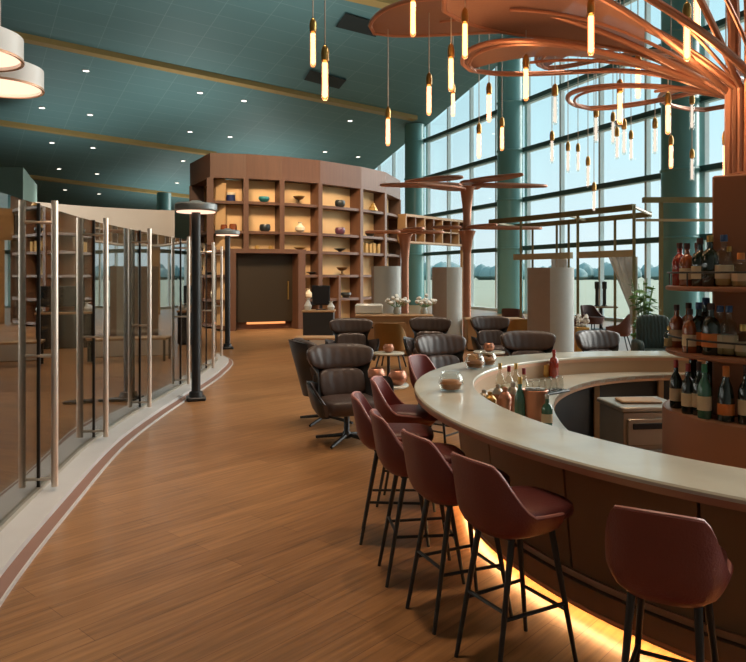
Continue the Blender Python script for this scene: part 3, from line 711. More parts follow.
# ------------------------------------------------------------------ smaller copper trees far back
def small_tree(px, Y, zt, label, leaves, two=None):
    x = XR(px, Y); t = thing('copper_tree', label, 'sculpture', (x, Y, 0), 0, 'far copper trees')
    MB().lathe([(.22, 0), (.22, .03), (.09, .05), (.09, .06)], n=20).build('base', 'copper', t)
    MB().lathe([(.10, .05), (.10, zt-.7), (.12, zt-.45), (.17, zt-.08), (.22, zt), (.001, zt)], n=20).build('trunk', 'copper', t)
    if two: MB().lathe([(.10, two-.55), (.15, two-.2), (.22, two), (.101, two+.02)], n=20).build('collar', 'copper', t)
    for az, L, Wd, z in leaves:
        b = MB(); ol = []
        for k in range(20):
            a = 2*pi*k/20; u, v = L/2+cos(a)*L/2+.15, sin(a)*Wd*.6*(1-.3*cos(a))
            ol.append((u*cos(az)-v*sin(az), u*sin(az)+v*cos(az)))
        b.loft([[(p[0], p[1], z) for p in ol], [(p[0], p[1], z+.04) for p in ol]], True, True)
        lf = b.build('leaf_sheet', 'coppermesh', t)
        MB().tube([(p[0], p[1], z+.02) for p in ol], .035, 6, True).build('leaf_ring', 'copper', lf)
small_tree(467, 17.5, 3.95, 'tall copper tree with a two tier canopy left of the middle teal column', [(pi, 2.0, .5, 3.98), (2.5, 1.7, .45, 4.2), (.1, 1.9, .45, 3.98), (-.9, 1.6, .4, 4.05), (-2.4, 1.6, .4, 3.85), (1.3, 1.6, .4, 4.1), (pi, .7, .4, 2.92), (.15, 1.8, .4, 2.92), (-1.2, 1.2, .35, 2.9)], 2.85)
small_tree(405, 19, 2.86, 'shorter copper tree in front of the end of the display wall', [(pi, .9, .35, 2.90), (.1, .9, .4, 2.90), (-1.2, .9, .35, 2.94), (1.6, .9, .4, 2.95)])

# ------------------------------------------------------------------ bar stools
def shell_rings(zb, top, low, rx, ry, b0=.72, th=.022, n=48, m=9, flare=.0, ca_=.72, cb_=1.75):
    def rim(a):
        c = abs((a+pi) % (2*pi)-pi)             # 0 at the rear
        if c < ca_: return top-.012*(c/ca_)**2
        if c < cb_:
            s_ = (c-ca_)/(cb_-ca_); s_ = .35*s_+.65*s_*s_*(3-2*s_); return top-.012+(low-top+.012)*s_
        return low-.012*sin((c-cb_)/(pi-cb_)*pi/2)*2
    def ring(f, inset):
        out = []
        for j in range(n):
            a = 2*pi*j/n; ca, sa = cos(a), sin(a)
            zr = rim(a); z = zb+(zr-zb)*f
            hz = (z-zb)/(low-zb); g = b0+(1-b0)*min(1, hz)**.55
            if z > low: g += flare*(z-low)
            e = .75
            X = -(abs(ca)**e*(1 if ca > 0 else -1))*(rx*g-inset); Y2 = (abs(sa)**e*(1 if sa > 0 else -1))*(ry*g-inset)
            if z > low: X -= .05*(z-low)/.3
            out.append((X, Y2, z))
        return out
    outer = [ring(i/m, 0) for i in range(m+1)]; inner = [ring(i/m, th) for i in range(m, 1, -1)]
    return outer+inner, ring(1.0, th/2)
def make_stool():
    t = thing('bar_stool', '', 'bar stool', (0, 0, 0), 0, 'burgundy bar stools')
    rings, rim = shell_rings(.61, .95, .705, .248, .212, .72, .024, ca_=.64, cb_=1.46)
    MB().loft(rings, True, True).build('seat_shell', 'red', t, smooth=60)
    MB().tube([(x, y, z+.002) for x, y, z in rim], .008, 6, True).build('rim_highlight', 'rimglint', t)  # lighter tube painting the highlight along the shell rim
    MB().pillow((.035, 0, .690), (.46, .38, .095), .6, n=32).build('seat_cushion', 'red_seat', t)
    MB().box((0, 0, .607), (.26, .24, .02), 0, .005).build('mount_plate', 'black', t)
    feet = []
    for sx, sy in ((-1, 1), (-1, -1), (1, 1), (1, -1)):
        top = (sx*.115+.01, sy*.11, .61); ft = (-.215, sy*.145, 0) if sx < 0 else (.225, sy*.165, 0)
        feet.append((top, ft)); MB().tube([top, ft], .0155, 10, r1=.010).build('leg', 'black', t)
    def on(i, z): a, f = feet[i]; k = (a[2]-z)/a[2]; return tuple(a[q]+(f[q]-a[q])*k for q in range(3))
    for i, j, z in ((0, 1, .30), (2, 3, .24), (0, 2, .27), (1, 3, .27)):
        MB().tube([on(i, z), on(j, z)], .009, 8).build('footrest_bar', 'black', t)
    return t
stool0 = make_stool()
ST = [((.64, 3.19), 30, 'burgundy bar stool second from the right, turned sideways, nearest whole one'),
      ((1.09, 2.58), 59, 'burgundy bar stool at the lower right, backrest square to the viewer'),
      ((.435, 3.63), 24, 'burgundy bar stool third from the right along the bar front'),
      ((.27, 4.10), 8, 'burgundy bar stool second from the left in the overlapping front row'),
      ((.14, 4.68), -2, 'burgundy bar stool leftmost in the overlapping front row'),
      ((.27, 5.38), -12, 'burgundy bar stool behind the front row, beside the round tip of the bar'),
      ((.62, 6.78), -40, 'burgundy bar stool on the far side, back top showing near the pair of jars')]
for k, ((x, y), a, lab) in enumerate(ST):
    if k == 0: stool0.location = (x, y, 0); stool0.rotation_euler = (0, 0, R(a)); stool0['label'] = lab
    else: dup(stool0, (x, y, 0), R(a), lab)

# ------------------------------------------------------------------ lounge chairs (front towards local -Y)
def make_lounge():
    t = thing('lounge_chair', '', 'armchair', (0, 0, 0), 0, 'brown leather lounge chairs')
    for k in range(4):
        a = pi/4+k*pi/2
        MB().tube([(.02*cos(a), .02*sin(a), .075), (.36*cos(a), .36*sin(a), .02)], .022, 8, r1=.015).build('base_leg', 'black', t)
    MB().lathe([(.045, .04), (.045, .10), (.03, .12), (.03, .30), (.14, .32), (.14, .335), (.001, .335)], n=16).build('swivel_column', 'black', t)
    MB().pillow((0, -.05, .40), (.58, .58, .17), .42, n=28).build('seat_cushion', 'brown_flat', t)
    # outer shell of the back: curved sheet
    def sheet(y0, dz):
        rows = []
        for i in range(13):
            f = i/12; z = .33+.66*f
            hw = .27+.03*sin(pi*f/.55) if f < .55 else .27+.085*sin((f-.55)/.45*pi*.80)
            yb = .22+.17*f
            row = []
            for j in range(13):
                u = -1+2*j/12
                row.append((u*hw, yb-.30*abs(u)**2.2*(1-.45*f)+dz, z-.03*u*u*(1 if f > .9 else 0)))
            rows.append(row)
        return rows
    o_, i_ = sheet(0, .06), sheet(0, .025)
    rings = [o_[k]+i_[k][::-1] for k in range(13)]
    MB().loft(rings, True, True).build('back_shell', 'shell', t)
    MB().pillow((0, .205, .60), (.52, .13, .30), .5, bend=-.75, n=28, tilt=.25).build('back_cushion', 'brown', t)
    MB().pillow((0, .30, .868), (.74, .15, .265), .62, bend=-.80, n=36, m=14, tilt=.25, taper=.10).build('headrest', 'brown', t)
    for s_ in (-1, 1):
        for nm_, mt_, off_, th_ in (('armrest', 'shell', 0, .035), ('arm_pad', 'brown_flat', -.035, .04)):
            cl_ = spline([(s_*(.27+off_), .22, .50), (s_*(.36+off_), .10, .50), (s_*(.42+off_), -.08, .52), (s_*(.40+off_), -.24, .45), (s_*(.36+off_), -.30, .40)], 4)
            rows = []
            for q_, c_ in enumerate(cl_):
                hh = .15*(1-abs(q_/(len(cl_)-1)-.4)**2*1.3) if off_ == 0 else .135*(1-abs(q_/(len(cl_)-1)-.4)**2*1.4)
                rows.append([(c_[0]+s_*(th_/2*cos(a_)+.25*hh*sin(a_)), c_[1], c_[2]+hh*sin(a_)) for a_ in (2*pi*v_/12 for v_ in range(12))])
            MB().loft(rows, True, True).build(nm_, mt_, t)
    return t
lc = make_lounge()
LCP = [((G(347, 440)[0], 7.35), 22, 'brown leather lounge chair nearest the walkway, facing the viewer'),
       ((-.56, 8.35), 108, 'brown leather lounge chair half hidden behind the walkway one, black shell showing at left'),
       ((-.36, 11.9), 6, 'brown leather lounge chair farther back beside the mustard chair, left one'),
       ((1.00, 12.3), -6, 'brown leather lounge chair right of the mustard chair, farther back'),
       ((.94, 8.6), 28, 'brown leather lounge chair just left of the bar tip, behind the small round table'),
       ((2.18, 12.6), 12, 'brown leather lounge chair left of the big pale screen'),
       ((2.08, 9.1), 6, 'brown leather lounge chair in front of the big pale screen'),
       ((3.12, 9.25), 26, 'brown leather lounge chair right of the big pale screen, behind the bar')]
for k, ((x, y), a, lab) in enumerate(LCP):
    if k == 0: lc.location = (x, y, 0); lc.rotation_euler = (0, 0, R(a)); lc['label'] = lab
    else: dup(lc, (x, y, 0), R(a), lab)

# tub chairs far back
def make_tub(m, name='tub_chair'):
    t = thing(name, '', 'chair', (0, 0, 0), 0)
    rings, rim = shell_rings(.32, .86, .55, .30, .31, .75, .05)
    MB().loft(rings, True, True).build('tub_shell', m, t, smooth=60)
    MB().pillow((.03, 0, .46), (.46, .46, .14), .5).build('seat_cushion', m, t)
    for sx in (-1, 1):
        for sy in (-1, 1): MB().tube([(sx*.15, sy*.16, .33), (sx*.24, sy*.24, 0)], .016, 8).build('leg', 'black', t)
    return t
tb = make_tub('mustard'); tb.location = (XR(391, 13.2), 13.2, 0); tb.rotation_euler = (0, 0, R(75)); tb['label'] = 'mustard tub chair between two brown lounge chairs, at the wooden counter'; tb['group'] = 'mustard tub chairs'
dup(tb, (XR(519, 14.5), 14.5, 0), R(100), 'mustard tub chair left of the big pale screen, at the long table')
tm = make_tub('maroon'); tm.location = (XR(619, 16.5), 16.5, 0); tm.rotation_euler = (0, 0, R(150)); tm['label'] = 'maroon tub chair seen from behind, left of the leafy plant'; tm['group'] = 'maroon tub chairs'
for s_ in ((593, 20.5, -70, 'maroon tub chair facing the viewer in front of the two dark lanterns'), (514, 19, 60, 'maroon tub chair far back by the middle teal column'), (576, 18.5, -30, 'maroon tub chair far back behind the big pale screen')):
    dup(tm, (XR(s_[0], s_[1]), s_[1], 0), R(s_[2]), s_[3])
ga = thing('club_chair', 'dark green ribbed club chair right of the leafy plant', 'armchair', (XR(657, 12.2), 12.2, 0), R(-8))
MB().pillow((0, -.05, .36), (.56, .6, .2), .4).build('seat_cushion', 'greenup', ga)
MB().pillow((0, .25, .68), (.58, .16, .72), .4, tilt=.12).build('backrest', 'greenup', ga)
for s_ in (-1, 1): MB().pillow((s_*.33, -.02, .42), (.12, .62, .40), .4).build('armrest', 'greenup', ga)
for sx in (-1, 1):
    for sy in (-1, 1): MB().tube([(sx*.25, sy*.22, .28), (sx*.28, sy*.26, 0)], .018, 8).build('leg', 'black', ga)

# round tables
def round_table(x, y, h, r, m, label):
    t = thing('side_table', label, 'table', (x, y, 0), 0, 'small round tables')
    MB().lathe([(.001, h-.03), (r-.01, h-.03), (r, h-.02), (r, h-.006), (r-.008, h), (.001, h)], n=36).build('tabletop', m, t)
    MB().cyl((0, 0, 0), .025, .02, h-.03, 12).build('column', 'black', t)
    MB().lathe([(.20, 0), (.20, .012), (.03, .03), (.001, .03)], n=28).build('base', 'black', t)
    return (x, y, h)
T1 = round_table(G(378, 386, .52)[0]+.08, 7.9, .52, .27, 'marble', 'small round pale table between the walkway lounge chair and the bar tip')
T2 = round_table(G(388, 350, .5)[0], 11.3, .5, .26, 'marble', 'small round pale table in front of the mustard chair')
T3 = round_table(XR(489, 11.0), 11.0, .55, .25, 'marble', 'small round pale table left of the big pale screen')
T4 = round_table(XR(601, 13.2), 13.4, .55, .3, 'oak', 'small round wooden table with a planter, right of the big pale screen')
T5 = round_table(XR(630, 11.3), 11.3, .42, .42, 'white', 'low round white table in front of the dark green club chair')
def jar(x, y, z, label, s=1.0, fill='snack'):
    t = thing('glass_jar', label, 'jar', (x, y, z), 0, 'round glass jars')
    MB().lathe([(.03*s, 0), (.06*s, .008*s), (.075*s, .045*s), (.065*s, .085*s), (.052*s, .1*s), (.056*s, .108*s), (.052*s, .108*s), (.048*s, .1*s), (.06*s, .083*s), (.07*s, .045*s), (.055*s, .013*s), (.001, .012*s)], n=24).build('bowl', 'jar', t)
    MB().lathe([(.001, .014*s), (.050*s, .015*s), (.064*s, .045*s), (.05*s, .062*s), (.001, .068*s)], n=16).build('contents', fill, t)
for (px, py, lab) in ((451, 391, 'round glass jar of nuts at the left tip of the bar top'), (475, 369, 'round glass jar on the bar top, left of the pair'), (487, 366, 'round glass jar on the bar top, right of the pair')):
    x, y, z = G(px, py, TOP); jar(x, y, z, lab, 1.25 if px == 451 else 1.2)
def lantern(x, y, z, label, s=1.0):
    t = thing('copper_lantern', label, 'candle holder', (x, y, z), 0, 'copper globe lanterns')
    MB().lathe([(.05*s, 0), (.085*s, .03*s), (.10*s, .085*s), (.075*s, .14*s), (.06*s, .15*s), (.056*s, .15*s), (.07*s, .137*s), (.092*s, .085*s), (.06*s, .02*s), (.001, .02*s)], n=24).build('globe', 'copper', t)
    MB().lathe([(.03*s, .022*s), (.03*s, .08*s), (.001, .085*s)], n=14).build('candle', 'creamcer', t)
lantern(T1[0]-.10, T1[1]+.1, T1[2], 'copper globe lantern on the small table, left one', 1.1); lantern(T1[0]+.14, T1[1]-.06, T1[2], 'copper globe lantern on the small table, right one by the stool', 1.1)
lantern(T2[0], T2[1], T2[2], 'copper globe lantern on the table before the mustard chair', .9)
lantern(T3[0], T3[1], T3[2], 'copper globe lantern on the table left of the big pale screen', .9)

# pale curved screens
def screen(px, Y, wd, zt, label, sh=.02):
    r = wd/2; x = XR(px, Y); t = thing('curved_screen', label, 'screen', (x, Y, 0), 0, 'tall curved screens')
    def arc(a0, a1, rr): return [(rr*cos(a0+(a1-a0)*k/16), rr*sin(a0+(a1-a0)*k/16)) for k in range(17)]
    view = atan2(-Y, -x)
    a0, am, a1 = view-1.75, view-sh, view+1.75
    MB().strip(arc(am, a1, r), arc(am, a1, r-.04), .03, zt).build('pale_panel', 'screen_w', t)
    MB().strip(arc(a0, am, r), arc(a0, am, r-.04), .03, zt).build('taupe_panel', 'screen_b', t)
    MB().lathe([(r+.01, 0), (r+.01, .03), (r-.07, .03), (r-.07, 0)], n=32, hollow=True).build('base_ring', 'darkmetal', t)
    return t
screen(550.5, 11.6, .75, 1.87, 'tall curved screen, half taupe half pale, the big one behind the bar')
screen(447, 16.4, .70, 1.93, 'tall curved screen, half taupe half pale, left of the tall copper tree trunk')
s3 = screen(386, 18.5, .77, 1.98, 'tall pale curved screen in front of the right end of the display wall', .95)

# counters and desk in the background
def counter(px0, px1, Y, h, dep, m, top, label, drawers=0):
    x0, x1 = XR(px0, Y), XR(px1, Y); t = thing('service_counter', label, 'counter', ((x0+x1)/2, Y, 0)); w_ = x1-x0
    MB().box((0, 0, h/2), (w_, dep, h-.06), 0, .01).build('body', m, t)
    MB().box((0, 0, h-.02), (w_+.06, dep+.06, .05), 0, .01).build('top', top, t)
    MB().box((0, .02, .02), (w_-.06, dep-.08, .04)).build('plinth', 'black', t)
    for k in range(drawers):
        d_ = MB().box((-w_/2+(k+.5)*w_/drawers, -dep/2-.008, h*.66), (w_/drawers-.05, .02, h*.34), 0, .004).build('drawer', m, t)
        for s_ in (-.05, .05): MB().box((-w_/2+(k+.5)*w_/drawers+s_, -dep/2-.03, h*.70), (.07, .03, .035)).build('knob', 'black', d_)
    return ((x0+x1)/2, Y, h)
C1 = counter(357, 431, 15.4, .88, .6, 'oak', 'oak', 'long oak counter with drawers behind the mustard chair', 3)
C2 = counter(304, 334, 17.8, .86, .6, 'black', 'oak', 'black cabinet with a wooden top in front of the display wall')
C3 = counter(466, 520, 16.4, .74, .6, 'oak', 'oak', 'long wooden table left of the big pale screen')
m_ = thing('monitor', 'black monitor seen on the black cabinet by the display wall', 'monitor', (XR(321, 17.8), 17.8, .865), R(10))
MB().box((0, 0, .37), (.46, .06, .5), 0, .02).build('screen', 'blackglossy', m_)
MB().box((0, .02, .1), (.08, .04, .14)).build('stand', 'black', m_); MB().box((0, 0, .008), (.26, .18, .016), 0, .004).build('base', 'black', m_)
for k, (px, h, m) in enumerate(((308, .3, 'wht'), (331, .22, 'wht'))):
    tag(MB().lathe([(.07, 0), (.1, h*.35), (.05, h*.7), (.03, h*.85), (.06, h), (.04, h*.97), (.02, h*.8)], n=18).build('vase', m, loc=(XR(px, 17.7), 17.7, .865)), ('white vase left of the black monitor', 'small white vase right of the black monitor')[k], 'vase')
tt = MB().box((0, 0, .11), (.62, .36, .22), 0, .03).build('white_box', 'wht', loc=(XR(369, 15.6), 15.6, .885)); tag(tt, 'long white box on the oak counter', 'box')
def flowers(x, y, z, label, r=.3):
    t = thing('flower_vase', label, 'flowers', (x, y, z), 0, 'white flower arrangements')
    MB().lathe([(.07, 0), (.09, .05), (.06, .14), (.07, .16), (.055, .15), (.05, .05)], n=16).build('vase', 'wht', t)
    b = MB(); g = MB()
    for k in range(26):
        a = random.uniform(0, 2*pi); q = random.uniform(.1, 1)*r; z2 = .2+random.uniform(0, .18)*(1.2-q/r)
        b.lathe([(.01, 0), (.04, .02), (.05, .04), (.03, .07), (.001, .08)], (q*cos(a), q*sin(a), z2), 7)
        g.tube([(0, 0, .12), (q*cos(a), q*sin(a), z2+.01)], .005, 4)
    g.build('stems', 'leaf', t); b.build('blossoms', 'flower', t)
flowers(XR(397, 15.5), 15.5, .885, 'white flower arrangement on the oak counter before the pale screen'); flowers(XR(424, 15.6), 15.6, .885, 'white flower arrangement on the right end of the oak counter')
tr_ = MB().box((0, 0, .2), (.6, .5, .4), 0, .02).build('storage_box', 'cream', loc=(XR(324, 15.4), 15.4, .0)); tag(tr_, 'pale storage box on the floor in front of the black cabinet', 'box')
dsk = thing('low_table', 'low wooden table left of the farther lounge chair', 'table', (XR(318, 14.4), 14.4, 0))
MB().box((0, 0, .46), (.9, .5, .05), 0, .01).build('tabletop', 'oak', dsk)
for sx in (-1, 1):
    for sy in (-1, 1): MB().box((sx*.4, sy*.2, .22), (.04, .04, .44)).build('leg', 'black', dsk)
# two dark bottle lights on far table, planter, plant
def plant(x, y, label, h=1.3, pr=.2, n=60):
    t = thing('potted_plant', label, 'plant', (x, y, 0))
    MB().lathe([(pr*.75, 0), (pr, .36), (pr*1.05, .40), (pr*.95, .40), (pr*.9, .34), (.001, .34)], n=20).build('pot', 'pot', t)
    MB().lathe([(pr*.9, .34), (.001, .36)], n=16).build('soil', 'soil', t)
    st = MB(); lv = MB()
    for k in range(11):
        a = random.uniform(0, 2*pi); q = random.uniform(.05, .3); zt = h*random.uniform(.7, 1)
        pts = [(0, 0, .33), (q*.4*cos(a), q*.4*sin(a), .33+(zt-.33)*.5), (q*cos(a), q*sin(a), zt)]
        sp_ = spline(pts, 5); st.tube(sp_, .008, 5)
        for i in range(12):
            p = sp_[2+i*(len(sp_)-3)//12]; b2 = random.uniform(0, 2*pi); ll = random.uniform(.16, .27); up = random.uniform(-.05, .08)
            dx, dy = cos(b2), sin(b2); wx, wy = -dy*ll*.3, dx*ll*.3
            wz = random.uniform(-.35, .35)*ll; up = random.uniform(-.5, .4)*ll; lv.add([p, (p[0]+dx*ll*.5+wx, p[1]+dy*ll*.5+wy, p[2]+up*.6+wz*.6), (p[0]+dx*ll, p[1]+dy*ll, p[2]+up), (p[0]+dx*ll*.5-wx, p[1]+dy*ll*.5-wy, p[2]+up*.6-wz*.6), (p[0]+dx*ll*.5, p[1]+dy*ll*.5, p[2]+up*.6-.012)], [(0, 1, 4), (1, 2, 4), (2, 3, 4), (3, 0, 4)])
    st.build('stems', 'leaf', t); lv.build('leaves', 'leaf', t)
plant(XR(644, 13.4), 13.4, 'leafy green potted plant between the maroon chair and the dark green chair', 1.78, .22)
t = thing('planter_box', 'small gold planter with reddish flowers on the wooden table right of the big pale screen', 'planter', (XR(581, 12.8), 12.8, 0))
MB().box((0, 0, .4), (.24, .24, .8), 0, .01).build('box', 'goldcer', t)
b = MB()
for k in range(22): b.lathe([(.01, 0), (.04, .03), (.001, .08)], (random.uniform(-.13, .13), random.uniform(-.13, .13), .8+random.uniform(-.02, .18)), 6)
b.build('blossoms', 'flower', t)
for k, px in enumerate((597, 604.5)):
    tag(MB().lathe([(.09, 0), (.09, .02), (.055, .03), (.055, .55), (.075, .56), (.075, .78), (.001, .8)], n=14).build('lantern_post', 'pot', loc=(XR(px, 22.5), 22.5, .75)), ('left', 'right')[k]+' one of two dark upright lanterns behind the maroon chairs', 'lantern', 'dark upright lanterns')
ft = thing('low_table', 'table under the two dark lanterns by the far window', 'table', (XR(601, 22.5), 22.5, 0))
MB().box((0, 0, .725), (.9, .6, .05), 0, .01).build('tabletop', 'oak', ft); MB().cyl((0, 0, 0), .05, .02, .7, 12).lathe([(.3, 0), (.3, .02), (.001, .03)], n=20).build('pedestal', 'black', ft)

# pergola booth with curtains
pg = thing('booth_frame', 'olive gold pergola frame with curtains standing before the window wall', 'pergola', (4.2, 15.6, 0)); po = (4.2, 15.6, 0)
ZP = 3.12
Pp = spline([P(490, 222, 18.1)[:2], P(540, 217, 16.6)[:2], P(590, 212, 15.2)[:2], P(634, 207, 14.1)[:2]], 8)
MB().strip(offset(Pp, -.05), offset(Pp, .05), ZP-.06, ZP+.06).build('top_rail', 'pergola', pg, po)
Pb = [(x+1.0, y+1.7) for x, y in Pp]
MB().strip(offset(Pb, -.05), offset(Pb, .05), ZP-.06, ZP+.06).build('top_rail', 'pergola', pg, po)
def onP(px, line): return min(line, key=lambda q: abs(CX+F*q[0]/q[1]-px))
for px, ln in ((518, Pp), (578, Pp), (632, Pp), (533, Pb), (569, Pb), (616, Pb), (555, Pb)):
    q = onP(px, ln); MB().box((q[0], q[1], (ZP-.06)/2), (.05, .05, ZP-.06)).build('post', 'pergola', pg, po)
for p0, p1 in ((515, 572), (578, 632)):
    a = onP(p0, Pp); c = onP(p1, Pp); i0, i1 = sorted((Pp.index(a), Pp.index(c))); sg = Pp[i0:i1+1]
    MB().strip(offset(sg, -.04), offset(sg, .04), 2.12, 2.26).build('cream_beam', 'pergbeam', pg, po)
for ln_, i in ((Pp, 0), (Pp, len(Pp)//2), (Pp, len(Pp)-1)):
    a, c = Pp[i], Pb[i]; MB().tube([(a[0], a[1], ZP), (c[0], c[1], ZP)], .035, 6).build('cross_rail', 'pergola', pg, po)
def curtain(q, rz, wd, z0, z1, sweep, label):
    t = thing('curtain', label, 'curtain', (q[0], q[1], z0), rz, 'pale curtains of the booth'); rows = []
    for i in range(10):
        f = i/9; z = z1-(z1-z0)*f; ww = wd*(1-sweep*min(1, f*1.25)); row = []
        for j in range(25):
            u = j/24; row.append((wd/2-ww+ww*u, .035*sin(u*pi*9), z-z0))
        row += [(x, y+.012, z_) for x, y, z_ in row[::-1]]; rows.append(row)
    MB().loft(rows, True, True).build('cloth', 'curtain', t); 
    return t
q = onP(622, Pp); curtain((q[0], q[1]), R(-45), .62, .75, 2.12, .75, 'cream curtain gathered to the right, beside the leafy plant')
q = onP(561, Pp); curtain((q[0], q[1]), R(-45), .40, .05, 2.12, .1, 'cream curtain hanging behind the top of the big pale screen')
# second portal to the right
p2 = thing('booth_frame', 'olive gold portal frame right of the pergola, in front of the wide teal column', 'pergola', (XR(684, 14.6), 14.6, 0)); o2 = tuple(p2.location)
za = H+75*14.6/F
for px in (661, 730): MB().box((XR(px, 14.6), 14.6, za/2), (.07, .07, za)).build('post', 'pergola', p2, o2)
MB().box((XR(690, 14.6), 14.6, za), (XR(735, 14.6)-XR(641, 14.6), .12, .11)).build('top_rail', 'pergola', p2, o2)
MB().box((XR(690, 14.6), 14.6, za-.42), (XR(735, 14.6)-XR(628, 14.6), .08, .05)).build('lower_rail', 'pergbeam', p2, o2)

# ------------------------------------------------------------------ bottles
def bottle(loc, shape, glass, cap, label_m, label, sc=1.0, group='bottles on the back bar'):
    pr = {'whisky': ([(.04, 0), (.045, .006), (.045, .15), (.036, .18), (.016, .20), (.015, .235)], .235, .27, .018),
          'wine': ([(.035, 0), (.038, .006), (.038, .17), (.03, .20), (.0145, .23), (.0135, .27)], .262, .31, .0155),
          'champ': ([(.04, 0), (.046, .006), (.046, .14), (.036, .20), (.017, .25), (.016, .28)], .262, .325, .019),
          'square': ([(.05, 0), (.054, .008), (.054, .12), (.04, .14), (.018, .15), (.018, .165)], .16, .20, .021)}[shape]
    prof, c0, c1, cr_ = pr
    t = thing('bottle', label, 'bottle', loc, random.uniform(0, 6), group)
    n_ = 20 if shape != 'square' else 8
    MB().lathe([(r*sc, z*sc) for r, z in prof]+[(.001, prof[-1][1]*sc)], n=n_).build('glass_body', glass, t)
    if glass == 'clear': MB().lathe([((prof[0][0]-.003)*sc, .008*sc), ((prof[1][0]-.003)*sc, .014*sc), ((prof[2][0]-.003)*sc, prof[2][1]*.7*sc), (.001, prof[2][1]*.7*sc)], n=n_).build('liquid', 'liquor', t)
    MB().lathe([(cr_*sc, c0*sc), (cr_*sc, (c1-.005)*sc), (cr_*.9*sc, c1*sc), (.001, c1*sc)], n=14).build('cap', cap, t)
    if label_m:
        r = prof[2][0]+.0012; h0, h1 = prof[2][1]*.28, prof[2][1]*.75
        MB().lathe([(r*sc, h0*sc), (r*sc, h1*sc)], n=n_).build('paper_label', label_m, t)
    return t
def ring_pt(px, r):
    th = (px-CX)/F; dx, dy = th, 1.0; L = hypot(dx, dy); dx /= L; dy /= L
    b_ = dx*TC[0]+dy*TC[1]; c_ = TC[0]**2+TC[1]**2-r*r; dsc = b_*b_-c_
    s_ = b_-sqrt(max(0, dsc)); p = (dx*s_, dy*s_)
    if dsc < 0:
        v = (p[0]-TC[0], p[1]-TC[1]); L = hypot(*v); p = (TC[0]+v[0]/L*r, TC[1]+v[1]/L*r)
    return p
U = 'on the upper bottle shelf'
for px, r, sh_, g, cp, lb, lab, sc in ((676, .62, 'whisky', 'redglass', 'capd', None, 'red amber bottle first from left '+U, 1.05), (687, .64, 'whisky', 'amber', 'capd', 'labelc', 'amber bottle second from left '+U, 1.0), (693, .50, 'whisky', 'amber', 'capd', None, 'amber bottle at the back behind the dark ones '+U, 1.05),
                                        (700, .62, 'whisky', 'darkglass', 'capd', 'labelc', 'dark bottle left of the dark pair '+U, 1.1), (710, .60, 'whisky', 'darkglass', 'brass', None, 'dark bottle right of the dark pair '+U, 1.15), (724, .57, 'whisky', 'clear', 'capb', 'labelc', 'clear bottle with blue cap '+U, 1.15), (729, .47, 'whisky', 'clear', 'brass', None, 'clear bottle behind the blue capped one '+U, .9), (741, .56, 'square', 'clear', 'capo', 'labelc', 'squat clear bottle with orange cap '+U, 1.0)):
    p = ring_pt(px, r*.90); bottle((p[0], p[1], 1.68), sh_, g, cp, lb, lab, sc)
U = 'on the middle bottle shelf'
for px, r, sh_, g, cp, lb, lab, sc in ((668, .69, 'square', 'clear', 'brass', None, 'small clear bottle at the far left '+U, .7), (676, .64, 'whisky', 'amber', 'capd', 'labelc', 'amber bottle second from left '+U, 1.05), (684, .56, 'whisky', 'amber', 'capd', None, 'amber bottle third from left '+U, 1.1), (690, .66, 'whisky', 'amber', 'capd', 'labelc', 'amber bottle just left of the dark ones '+U, 1.0),
                                        (699, .60, 'whisky', 'darkglass', 'capb', 'labelo', 'dark bottle with an orange label, left '+U, 1.15), (706, .50, 'whisky', 'darkglass', 'capb', None, 'dark blue capped bottle at the back '+U, 1.25), (711, .62, 'whisky', 'darkglass', 'capd', 'labelo', 'dark bottle with an orange label, right '+U, 1.15), (720, .58, 'whisky', 'clear', 'capb', 'labelc', 'clear bottle with blue cap, left of two '+U, 1.1), (729, .56, 'whisky', 'clear', 'capb', 'labelc', 'clear bottle with blue cap, right of two '+U, 1.1), (743, .55, 'square', 'clear', 'brass', 'labelc', 'squat clear bottle at the right edge '+U, .95)):
    p = ring_pt(px, r*.90); bottle((p[0], p[1], 1.27), sh_, g, cp, lb, lab, sc)
U = 'on the round drum'
for px, r, sh_, g, cp, lb, lab, sc in ((676, .66, 'wine', 'darkglass', 'capr', 'labelc', 'dark wine bottle with red foil, leftmost '+U, 1.0), (682, .54, 'wine', 'darkglass', 'capr', None, 'dark wine bottle with red foil, behind the leftmost '+U, 1.15), (688, .66, 'wine', 'darkglass', 'capr', 'labelc', 'dark wine bottle with red foil, front row second '+U, 1.0), (694, .52, 'wine', 'darkglass', 'capd', None, 'dark wine bottle with black foil at the back '+U, 1.2), (699, .62, 'wine', 'darkglass', 'capd', 'labelc', 'dark wine bottle with black foil beside the green labelled one '+U, 1.05),
                                        (704.5, .66, 'wine', 'greenglass', 'labelg', 'labelc', 'green foiled wine bottle with a cream label '+U, 1.05), (709, .50, 'wine', 'darkglass', 'capb', None, 'tall dark bottle beside the pillar '+U, 1.3), (726, .62, 'champ', 'darkglass', 'capo', 'labelo', 'black champagne bottle with orange label and neck '+U, 1.0), (746, .60, 'wine', 'darkglass', 'capd', 'labelc', 'dark wine bottle cut by the right edge '+U, 1.1)):
    p = ring_pt(px, r*.90); bottle((p[0], p[1], .889), sh_, g, cp, lb, lab, sc)
